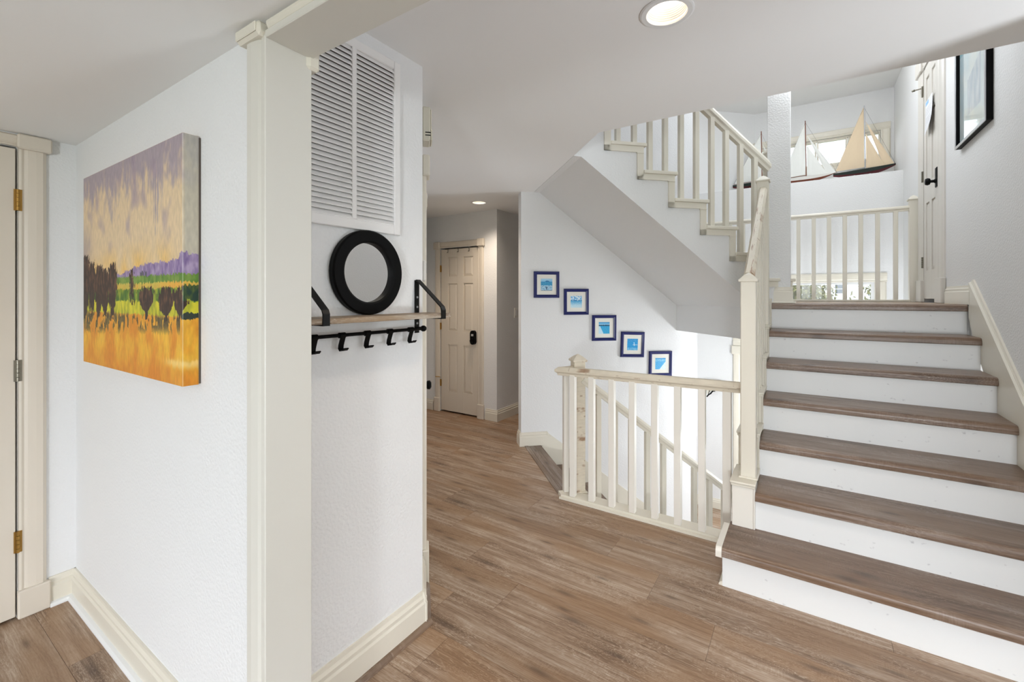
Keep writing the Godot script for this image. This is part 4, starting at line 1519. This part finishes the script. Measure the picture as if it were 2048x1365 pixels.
func build_near_room() -> void:
	plain_uv()
	var E := v(1, 0, 0)
	var N := v(0, 0, 1)
	var S := v(0, 0, -1)
	# flat door at the far left
	var d := fixture("door_1", "flat beige door with three brass hinges at the far left", "door", v(-2.95, 0, 0.04))
	door_casing(d, v(-2.95, 0, -0.365), N, E, 0.82, 2.105, 0.088, 0.062, 0.125, M.doorp)
	door_leaf(d, v(-2.938, 0.004, -0.360), N, E, 0.806, 2.095, M.doorp, false)
	var bk := mb()  # added dark sheet, keeps light from leaking round the leaf
	bx(bk, -3.10, -3.072, 0.0, 2.15, -0.42, 0.50)
	part(d, "backing", bk, M.sub)
	hinge(d, v(-2.936, 1.871, 0.452), N, E, M.brass, 0.095)
	hinge(d, v(-2.936, 1.109, 0.452), N, E, M.nickel, 0.095)
	hinge(d, v(-2.936, 0.345, 0.452), N, E, M.brass, 0.095)
	# cased opening
	var t := fixture("trim_4", "wide cream cased opening framing the hall with moulded casing and corner block", "door frame", v(-1.205, 0, 0.695))
	var st := mb()
	bx(st, -1.215, -1.195, 0, 2.147, 0.628, 0.762, 0.002)
	part(t, "jamb", st, M.jamb)
	st = mb()
	bx(st, 3.435, 3.45, 0, 2.147, 0.628, 0.762, 0.002)  # unseen jamb, set far right to let more light into the hall
	part(t, "jamb", st, M.jamb)
	st = mb()
	bx(st, -1.1945, 3.4345, 2.127, 2.147, 0.628, 0.762, 0.002)
	part(t, "head_jamb", st, M.jamb)
	for s in [[0.645, S], [0.745, N]]:
		var o: Vector3 = s[1]
		st = mb()
		sweep(st, v(-1.203, 0.17, s[0]), v(-1.203, 2.135, s[0]), v(-1, 0, 0), o, casing_prof(0.088, 0.022))
		part(t, "side_casing", st, M.jamb)
		st = mb()
		obx(st, v(-1.203, 0, s[0]), v(-1, 0, 0), o, 0, 0.10, 0, 0.17, 0, 0.03, 0.005)
		part(t, "plinth_block", st, M.cream)
		st = mb()
		if o == S:
			obx(st, v(-1.19, 0, s[0]), v(-1, 0, 0), o, 0.006, 0.122, 2.131, 2.1695, 0, 0.036, 0.008)
			obx(st, v(-1.19, 0, s[0]), v(-1, 0, 0), o, 0.012, 0.116, 2.138, 2.164, 0.036, 0.040, 0.002)
		else:
			obx(st, v(-1.18, 0, s[0]), v(-1, 0, 0), o, 0.006, 0.122, 2.095, 2.235, 0, 0.04, 0.008)
		part(t, "corner_block", st, M.cream)
		st = mb()
		sweep(st, v(-1.18, 2.136, s[0]), v(3.45, 2.136, s[0]), Vector3.UP, o, casing_prof(0.032 if o == S else 0.085, 0.022))
		part(t, "head_casing", st, M.cream)
	# landscape canvas
	var p := thing("landscape_painting", "large canvas of purple hills, dark trees and a golden field on the left wall", "painting", v(-2.11, 1.16, 0.62))
	UA = Vector3(0.957 / 0.995, 0, 0)
	UO = Vector2(2.61 * 0.957 / 0.995, 1.950 / 0.79)
	VA = Vector3(0, -1.0 / 0.79, 0)
	st = mb()
	bx(st, -2.61, -1.615, 1.160, 1.950, 0.5955, 0.64)
	# wrapped right edge carries the rest of the picture
	part(p, "canvas", st, M.painting)
	UA = Vector3(0, 0, -0.042 / 0.044)
	UO.x = 0.958 - 0.596 * 0.042 / 0.044
	st = mb()
	poly(st, [v(-1.6146, 1.160, 0.5955), v(-1.6146, 1.160, 0.639), v(-1.6146, 1.950, 0.639), v(-1.6146, 1.950, 0.5955)], E)
	part(p, "wrapped_edge", st, M.painting)
	plain_uv()
	st = mb()
	bx(st, -2.60, -1.612, 1.163, 1.946, 0.6402, 0.645)
	part(p, "backing", st, M.dark_back)

func build_mirror_wall() -> void:
	plain_uv()
	var X := -1.405
	var E := v(1, 0, 0)
	var N := v(0, 0, 1)
	# return air grille
	var g := thing("return_air_grille", "tall white two column return air grille above the round mirror", "vent", v(X, 1.69, 1.06))
	var st := mb()
	var y0 := 1.690
	var y1 := 2.395
	for e in [[0.835, 0.868, y0, y1], [1.248, 1.281, y0, y1], [0.868, 1.248, y0, y0 + 0.038], [0.868, 1.248, y1 - 0.034, y1]]:
		obx(st, v(X, 0, 0), N, E, e[0] + 0.0002, e[1] - 0.0002, e[2], e[3], 0.0005, 0.016, 0.003)
	part(g, "frame", st, M.grille)
	st = mb()
	obx(st, v(X, 0, 0), N, E, 1.048, 1.068, y0 + 0.038, y1 - 0.034, 0.001, 0.015, 0.002)
	part(g, "mullion", st, M.grille)
	st = mb()
	obx(st, v(X, 0, 0), N, E, 0.86, 1.256, y0 + 0.03, y1 - 0.03, 0.0005, 0.0025)
	part(g, "slat_shade", st, M.dark_back)  # flat dark sheet standing in for shade behind the slats
	var nsl := 35
	for c in 2:
		var mesh: ArrayMesh = null
		for k in nsl:
			var y := y0 + 0.046 + (y1 - y0 - 0.088) * k / (nsl - 1.0)
			var a0 := 0.868 if c == 0 else 1.068
			var a1 := 1.048 if c == 0 else 1.248
			st = mb()
			sweep(st, v(X, y, a0), v(X, y, a1), E, Vector3.UP, pv([0.0030, 0.0105, 0.0030, 0.0085, 0.0125, -0.0092, 0.0142, -0.0092, 0.0148, -0.0066]))
			part(g, "slat", st, M.grille)
	# round mirror
	var m := thing("round_mirror", "round mirror with wide black wooden frame leaning on the wall shelf", "mirror", v(X, 1.371, 1.117))
	st = mb()
	var C := v(X, 1.531, 1.117)
	lathe(st, C, E, [Vector2(0.150, 0.001), Vector2(0.160, 0.006), Vector2(0.160, 0.026), Vector2(0.155, 0.032), Vector2(0.120, 0.032), Vector2(0.113, 0.028), Vector2(0.112, 0.010)], 64)
	part(m, "frame", st, M.black)
	st = mb()
	lathe(st, C, E, [Vector2(0.114, 0.012), Vector2(0, 0.012)], 64)
	part(m, "glass", st, M.mirror)
	# shelf with brackets and hook rail
	var s := thing("wall_shelf", "wooden wall shelf on black iron brackets with a hook rail below the mirror", "shelf", v(X, 1.30, 1.11))
	wood_uv(2, 0, 0.79, true)
	VA = Vector3(0.4, 0.4, 0)
	st = mb()
	obx(st, v(X, 0, 0), N, E, 0.793, 1.436, 1.3525, 1.3705, 0.004, 0.153, 0.0015)
	part(s, "board", st, M.shelfwood)
	plain_uv()
	for n in [0.845, 1.385]:
		st = mb()
		strap(st, [v(X + 0.003, 1.285, n), v(X + 0.003, 1.508, n)], N, 0.024, 0.004)
		strap(st, [v(X + 0.003, 1.508, n), v(X + 0.012, 1.510, n), v(X + 0.150, 1.398, n), v(X + 0.156, 1.385, n), v(X + 0.156, 1.350, n), v(X + 0.003, 1.350, n)], N, 0.024, 0.0045)
		var b := part(s, "bracket", st, M.iron)
		st = mb()
		for y in [1.395, 1.437, 1.325]:
			lathe(st, v(X + 0.005, y, n), E, [Vector2(0.005, 0), Vector2(0.0045, 0.002), Vector2(0, 0.0028)], 10)
		part(b, "screw", st, M.silver)
	st = mb()
	rod(st, v(X + 0.035, 1.303, 0.80), v(X + 0.035, 1.303, 1.395), 0.0065, 12)
	part(s, "rail", st, M.black)
	for n in [0.80, 1.392]:
		st = mb()
		lathe(st, v(X + 0.035, 1.303, n - 0.012), N, [Vector2(0, 0), Vector2(0.009, 0.001), Vector2(0.013, 0.008), Vector2(0.013, 0.016), Vector2(0.009, 0.023), Vector2(0, 0.024)], 14)
		strap(st, [v(X + 0.002, 1.303, n - 0.004), v(X + 0.034, 1.303, n - 0.004)], Vector3.UP, 0.014, 0.006)
		part(s, "rail_end", st, M.black)
	for n in [0.881, 0.989, 1.099, 1.207, 1.318]:
		st = mb()
		rod(st, v(X + 0.035, 1.303, n - 0.012), v(X + 0.035, 1.303, n + 0.012), 0.010, 12)
		var h := part(s, "hook", st, M.black)
		st = mb()
		strap(st, [v(X + 0.043, 1.303, n), v(X + 0.030, 1.268, n), v(X + 0.028, 1.256, n), v(X + 0.034, 1.249, n), v(X + 0.052, 1.252, n), v(X + 0.058, 1.257, n)], N, 0.020, 0.004)
		part(h, "prong", st, M.black)

func build_pictures() -> void:
	var tops := [
		[1.207, 1.556, 0.0, "blue framed beach print with a dark figure wading, topmost of five"],
		[1.511, 1.389, 0.0, "blue framed beach print with white clouds, second from the top of five"],
		[1.804, 1.127, 0.4, "blue framed print of a bright bay with dark headlands, middle of five"],
		[2.110, 0.955, 2.0, "blue framed print of deep blue water with a white sail, second lowest of five"],
		[2.420, 0.752, 0.9, "blue framed print of a curving white shoreline, lowest behind the handrail"]]
	var q := 4.185
	for k in 5:
		var c: Array = tops[k]
		var t := thing("framed_print", c[3], "picture", v(c[0], c[1] - 0.128, q), R45, "blue framed beach prints down the stairwell")
		var S := v(0, 0, -1)
		var b := Vector3(c[0], c[1], -q)
		var tl := Basis(Vector3.BACK, -deg_to_rad(c[2]))
		var ax := tl * Vector3.RIGHT
		var uy := tl * Vector3.UP
		var w := 0.128
		var prof := pv([0, 0, 0, 0.014, 0.006, 0.020, 0.016, 0.020, 0.030, 0.013, 0.030, 0])
		var st := mb()
		plain_uv()
		for e in [[ax, uy], [uy, -ax], [-ax, -uy], [-uy, ax]]:
			var al: Vector3 = e[0]
			var up: Vector3 = e[1]
			# each member carried along its side, mitred at 45 degrees
			sweep(st, b - al * w - up * w, b + al * w - up * w, up, S, prof, (al - up).normalized() * 1.0, (al + up).normalized())
		part(t, "frame", st, M.blue)
		st = mb()
		var at := func(x: float, y: float, o: float) -> Vector3: return b + ax * x + uy * y + S * o
		poly(st, [at.call(-0.099, -0.099, 0.008), at.call(0.099, -0.099, 0.008), at.call(0.099, 0.099, 0.008), at.call(-0.099, 0.099, 0.008)], S)
		part(t, "mat_board", st, M.matboard)
		st = mb()
		var u := 0.058
		UA = ax / (2 * u)
		VA = -uy / (2 * u)
		UO = Vector2(0.5 - b.dot(UA), 0.5 - b.dot(VA))
		poly(st, [at.call(-u, -u, 0.0086), at.call(u, -u, 0.0086), at.call(u, u, 0.0086), at.call(-u, u, 0.0086)], S)
		part(t, "print", st, textured(beach_tex(k), 0.6))
		plain_uv()

func boat(called: String, label: String, x0: float, x1: float, n: float, hull: Material, bottom: Material, sail: Material, mast: Material, mast_x: float, top: float, lift: float) -> void:
	var b := thing(called, label, "model boat", v((x0 + x1) / 2, 2.84, n), 0.0, "model sailboats on the ledge")
	plain_uv()
	var L := x1 - x0
	var seg := 22
	var keel := func(t: float) -> float: return 2.868 + 0.085 * pow(absf(t - 0.45) / 0.55, 2.2) * (1.0 if t > 0.45 else 0.62)
	var deck := func(t: float) -> float: return 2.928 + lift * pow(t, 2.0) + 0.01 * pow(1.0 - t, 2.0)
	var beam := func(t: float) -> float: return 0.052 * pow(maxf(sin(PI * (0.06 + 0.94 * t)), 0.0), 0.75) * (0.55 + 0.45 * minf(1.0, t * 3.0)) + 0.002
	for half_part in 2:
		var st := mb()
		for i in seg:
			var t0 := float(i) / seg
			var t1 := float(i + 1) / seg
			for s in [-1.0, 1.0]:
				var ring := []
				for t in [t0, t1]:
					var x: float = x0 + L * t
					var k: float = minf(keel.call(t), deck.call(t) - 0.004)
					var dk: float = deck.call(t)
					var bm: float = beam.call(t)
					var wl := lerpf(k, dk, 0.45)
					ring.append([v(x, k, n), v(x, wl, n + s * bm * 0.72), v(x, dk, n + s * bm), v(x, dk, n)])
				var out: Vector3 = v(0, -0.3, s)
				if half_part == 0:
					poly(st, [ring[0][1], ring[0][2], ring[1][2], ring[1][1]], out)
					poly(st, [ring[0][2], ring[0][3], ring[1][3], ring[1][2]], Vector3.UP)
				else:
					poly(st, [ring[0][0], ring[0][1], ring[1][1], ring[1][0]], out)
		part(b, "hull" if half_part == 0 else "hull_bottom", st, hull if half_part == 0 else bottom)
	# stand
	var stn := mb()
	for t in [0.35, 0.6]:
		bx(stn, x0 + L * t - 0.008, x0 + L * t + 0.008, 2.84, 2.885, n - 0.03, n + 0.03, 0.002)
	part(b, "stand", stn, mast)
	var md: float = deck.call((mast_x - x0) / L)
	var mt := v(mast_x - 0.010, top, n)
	var mbase := v(mast_x, md - 0.01, n)
	var st2 := mb()
	rod(st2, mbase, mt, 0.0055, 10)
	rod(st2, v(mast_x - 0.003, md + 0.022, n), v(x0 + L * 0.02, md + 0.012, n), 0.0035, 8)
	part(b, "mast", st2, mast)
	var tri_sail := func(nm: String, A: Vector3, B: Vector3, C: Vector3, belly: float) -> void:
		var s := mb()
		var k := 8
		for i in k:
			for j in k - i:
				var pt := func(a: int, c: int) -> Vector3:
					var fa := float(a) / k
					var fc := float(c) / k
					var p: Vector3 = A + (B - A) * fa + (C - A) * fc
					return p + v(0, 0, -belly * 27.0 * fa * fc * (1.0 - fa - fc))
				poly(s, [pt.call(i, j), pt.call(i + 1, j), pt.call(i, j + 1)], v(0, 0, -1))
				if i + j < k - 1:
					poly(s, [pt.call(i + 1, j), pt.call(i + 1, j + 1), pt.call(i, j + 1)], v(0, 0, -1))
		part(b, nm, s, sail)
	var h := top - md
	tri_sail.call("mainsail", v(mast_x - 0.015, top - 0.012, n), v(mast_x - 0.008, md + 0.03, n), v(x0 + L * 0.04, md + 0.018, n), 0.012)
	tri_sail.call("jib", v(mast_x + 0.002, md + h * 0.76, n + 0.004), v(x1 - 0.012, deck.call(0.98) + 0.004, n + 0.004), v(x1 - 0.105, deck.call(0.82) + 0.006, n + 0.004), 0.010)
	tri_sail.call("staysail", v(mast_x + 0.006, md + h * 0.56, n - 0.004), v(x1 - 0.100, deck.call(0.82) + 0.006, n - 0.004), v(mast_x + 0.008, md + 0.016, n - 0.004), 0.008)
	var lines := mb()
	rod(lines, mt - Vector3.UP * 0.02, v(x1 - 0.004, deck.call(1.0), n), 0.0008, 4)
	rod(lines, mt - Vector3.UP * 0.02, v(x0 + 0.004, deck.call(0.0), n), 0.0008, 4)
	part(b, "rigging", lines, M.black)

func build_boats() -> void:
	boat("model_sailboat", "model sailboat with tan sails and dark green hull at right end of ledge", 0.285, 0.868, 6.70, M.hullgreen, M.hullred, M.sailtan, M.silver, 0.592, 3.70, 0.045)
	boat("model_sailboat", "model sailboat with white sails and white hull in the middle of the ledge", -0.27, 0.325, 6.68, M.hullwhite, M.hullbrown, M.sail, M.mastbrown, 0.010, 3.64, 0.018)
	boat("model_sailboat", "model sailboat with dark hull left of the white post, half hidden by balusters", -0.815, -0.235, 6.66, M.hullgreen, M.hullred, M.sail, M.mastbrown, -0.47, 3.60, 0.02)

func build_lights() -> void:
	plain_uv()
	for k in 2:
		var c: Vector2 = LIGHT1 if k == 0 else LIGHT2
		var at := v(c.x, CEIL, c.y)
		var l := thing("ceiling_light", "recessed round downlight with ribbed white baffle in the near ceiling" if k == 0 else "small lit recessed downlight in the far hall ceiling", "ceiling light", at, 0.0, "recessed downlights")
		var D := Vector3.DOWN
		var st := mb()
		lathe(st, at, D, [Vector2(0.092, 0.0003), Vector2(0.092, 0.003), Vector2(0.086, 0.0055), Vector2(0.070, 0.0055), Vector2(0.0665, 0.001), Vector2(0.0665, -0.002)], 40)
		part(l, "trim_ring", st, M.white)
		st = mb()
		var prof := []
		for i in 19:
			var t := i / 18.0
			prof.append(Vector2(0.068 - 0.016 * t + (0.0012 if i % 2 == 0 else 0.0), -0.062 * t))
		prof.reverse()
		for i in prof.size() - 1:
			lathe(st, at, D, [prof[i + 1], prof[i]], 40)
		part(l, "baffle", st, M.baffle)
		st = mb()
		lathe(st, at, D, [Vector2(0.054, -0.064), Vector2(0.050, -0.058), Vector2(0.030, -0.050), Vector2(0, -0.047)], 32)
		part(l, "lens", st, M.lens)
		var om := SpotLight3D.new()
		om.name = "lamp"
		om.light_color = Color(1.0, 0.93, 0.85)
		om.light_energy = LAMPS[5 + k]
		om.spot_range = 8.0
		om.spot_attenuation = 2.0
		om.spot_angle = 62.0
		om.light_size = 0.05
		om.shadow_enabled = true
		l.add_child(om)
		om.position = Vector3(0, 0.035, 0)
		om.rotation.x = -PI / 2

func fill_lamp(label: String, at: Vector3, energy: float, h: float) -> void:  # fill light added out of view, dressed as a globe lamp
	var l := thing("fill_lamp", label, "lamp", at)
	var st := mb()
	lathe(st, at, Vector3.UP, [Vector2(0.15, 0), Vector2(0.15, 0.015), Vector2(0.02, 0.03)], 24)
	part(l, "base", st, M.black)
	st = mb()
	rod(st, at + Vector3.UP * 0.02, at + Vector3.UP * (h - 0.24), 0.012, 12)
	part(l, "pole", st, M.black)
	st = mb()
	var prof := []
	for k in 13:
		var a := -PI / 2 + PI * k / 12.0
		prof.append(Vector2(cos(a) * 0.24, h + sin(a) * 0.24))
	lathe(st, at, Vector3.UP, prof, 24)
	part(l, "fill_lamp_globe", st, M.globe)
	var om := OmniLight3D.new()
	om.name = "lamp"
	om.light_color = Color(0.935, 0.965, 1.0)
	om.light_energy = energy
	om.omni_range = 12.0
	om.omni_attenuation = 2.0
	om.light_size = 0.22
	om.shadow_enabled = true
	l.add_child(om)
	om.position = Vector3(0, h, 0)

func fill_uplighter(label: String, at: Vector3, energy: float, h: float) -> void:  # upward fill light added out of view to lift the ceiling
	var l := thing("fill_uplighter", label, "lamp", at)
	var st := mb()
	lathe(st, at, Vector3.UP, [Vector2(0.15, 0), Vector2(0.15, 0.015), Vector2(0.02, 0.03)], 24)
	rod(st, at + Vector3.UP * 0.02, at + Vector3.UP * (h - 0.10), 0.012, 12)
	part(l, "stand", st, M.black)
	st = mb()
	lathe(st, at, Vector3.UP, [Vector2(0.03, h - 0.10), Vector2(0.16, h - 0.07), Vector2(0.25, h - 0.005), Vector2(0.25, h), Vector2(0.235, h - 0.01)], 32)
	part(l, "bowl", st, M.white)
	st = mb()
	lathe(st, at, Vector3.UP, [Vector2(0.235, h - 0.012), Vector2(0, h - 0.012)], 32)
	part(l, "fill_lamp_disc", st, M.globe)
	var al := AreaLight3D.new()
	al.name = "lamp"
	al.light_color = Color(0.935, 0.965, 1.0)
	al.light_energy = energy
	al.area_normalize_energy = true
	al.area_size = Vector2(0.4, 0.4)
	al.area_range = 12.0
	al.shadow_enabled = true
	l.add_child(al)
	al.position = Vector3(0, h + 0.005, 0)
	al.rotation.x = PI / 2

func fill_pendant(label: String, at: Vector3, drop: float, r: float, energy: float) -> void:  # hanging fill light added above the frame for the upper stairwell
	var l := thing("fill_pendant_light", label, "pendant light", at)
	var st := mb()
	rod(st, at, at - Vector3.UP * (drop - r), 0.006, 8)
	lathe(st, at, Vector3.DOWN, [Vector2(0.06, 0), Vector2(0.06, 0.015), Vector2(0.0, 0.03)], 20)
	part(l, "cord", st, M.black)
	st = mb()
	var prof := []
	for k in 13:
		var a := -PI / 2 + PI * k / 12.0
		prof.append(Vector2(cos(a) * r, -drop + sin(a) * r))
	lathe(st, at, Vector3.UP, prof, 24)
	part(l, "fill_lamp_globe", st, M.globe)
	var om := OmniLight3D.new()
	om.name = "lamp"
	om.light_color = Color(0.95, 0.975, 1.0)
	om.light_energy = energy
	om.omni_range = 12.0
	om.omni_attenuation = 2.0
	om.light_size = 0.1
	om.shadow_enabled = true
	l.add_child(om)
	om.position = Vector3(0, -drop, 0)

func shrub(label: String, c: Vector3, r: Vector3, count: int, sd: int) -> void:
	var t := thing("evergreen_shrub", label, "shrub", v(c.x, -1.6, c.z))
	rng.seed = sd
	var st := mb()
	for k in count:
		var d := Vector3(rng.randfn(0, 1), rng.randfn(0, 1), rng.randfn(0, 1)).normalized()
		var rad := pow(rng.randf(), 0.4)
		var lump := 0.8 + 0.2 * sin(d.x * 7.0 + sd) * cos(d.y * 6.0) + 0.1 * sin(d.z * 9.0)
		var p := v(c.x + d.x * r.x * rad * lump, c.y + d.y * r.y * rad * lump, c.z + d.z * r.z * rad * lump)
		var a := Vector3(rng.randfn(0, 1), rng.randfn(0, 1), rng.randfn(0, 1)).normalized() * 0.05
		var b := a.cross(Vector3(rng.randfn(0, 1), rng.randfn(0, 1), rng.randfn(0, 1))).normalized() * 0.022
		poly(st, [p - a, p + b, p + a, p - b], Vector3.UP + d)
	var f := part(t, "foliage", st, M.leaf)
	f.set_meta("kind", "stuff")
	st = mb()
	rod(st, v(c.x, -1.6, c.z), v(c.x, c.y, c.z), 0.05, 8)
	for k in 9:
		var ang := k * 2.1
		rod(st, v(c.x, c.y - r.y * 0.6 + k * 0.08, c.z), v(c.x + cos(ang) * r.x * 0.6, c.y + 0.1 * k - 0.2, c.z + sin(ang) * r.z * 0.6), 0.015, 6)
	part(t, "trunk", st, M.bark)

func build_outside() -> void:
	plain_uv()
	O = Vector3.ZERO
	var st := mb()
	bx(st, -60, 60, -1.9, -1.6, -60, 80)
	struct("ground", st, M.lawn, "lawn outside the house", "ground")
	shrub("bushy green evergreen outside the transom window, left of the neighbouring house", v(-0.15, 1.25, -11.5), Vector3(0.85, 1.3, 0.8), 5200, 3)
	shrub("airy green evergreen outside the transom window, right of the neighbouring house", v(1.62, 1.35, -12.5), Vector3(0.75, 1.4, 0.7), 3000, 8)
	var h := thing("neighbour_house", "pale clapboard house with a grey window beyond the transom window", "house", v(2.0, -1.6, 30.0))
	st = mb()
	bx(st, -7, 11, -1.6, 15.0, 30.0, 38.0)
	part(h, "wall", st, M.siding)
	for k in 41:
		st = mb()
		var y := -1.4 + 0.4 * k
		sweep(st, v(-7, y, 30), v(11, y, 30), Vector3.UP, v(0, 0, -1), pv([0, 0, 0, 0.03, 0.39, 0.006, 0.39, 0]))
		part(h, "clapboard", st, M.siding)
	st = mb()
	bx(st, 1.30, 1.80, 1.55, 2.15, 29.93, 30.0, 0.01)
	var w := part(h, "window", st, M.white)
	st = mb()
	bx(st, 1.36, 1.74, 1.61, 1.84, 29.92, 29.94)
	bx(st, 1.36, 1.74, 1.87, 2.09, 29.92, 29.94)
	part(w, "pane", st, M.darkglass)
	st = mb()
	sweep(st, v(-7.4, 15.0, 34), v(11.4, 15.0, 34), v(0, 0, 1), Vector3.UP, pv([-4.6, -0.1, 4.6, -0.1, 4.6, 0.1, 0, 2.6, -4.6, 0.1]))
	part(h, "roof", st, M.roof)
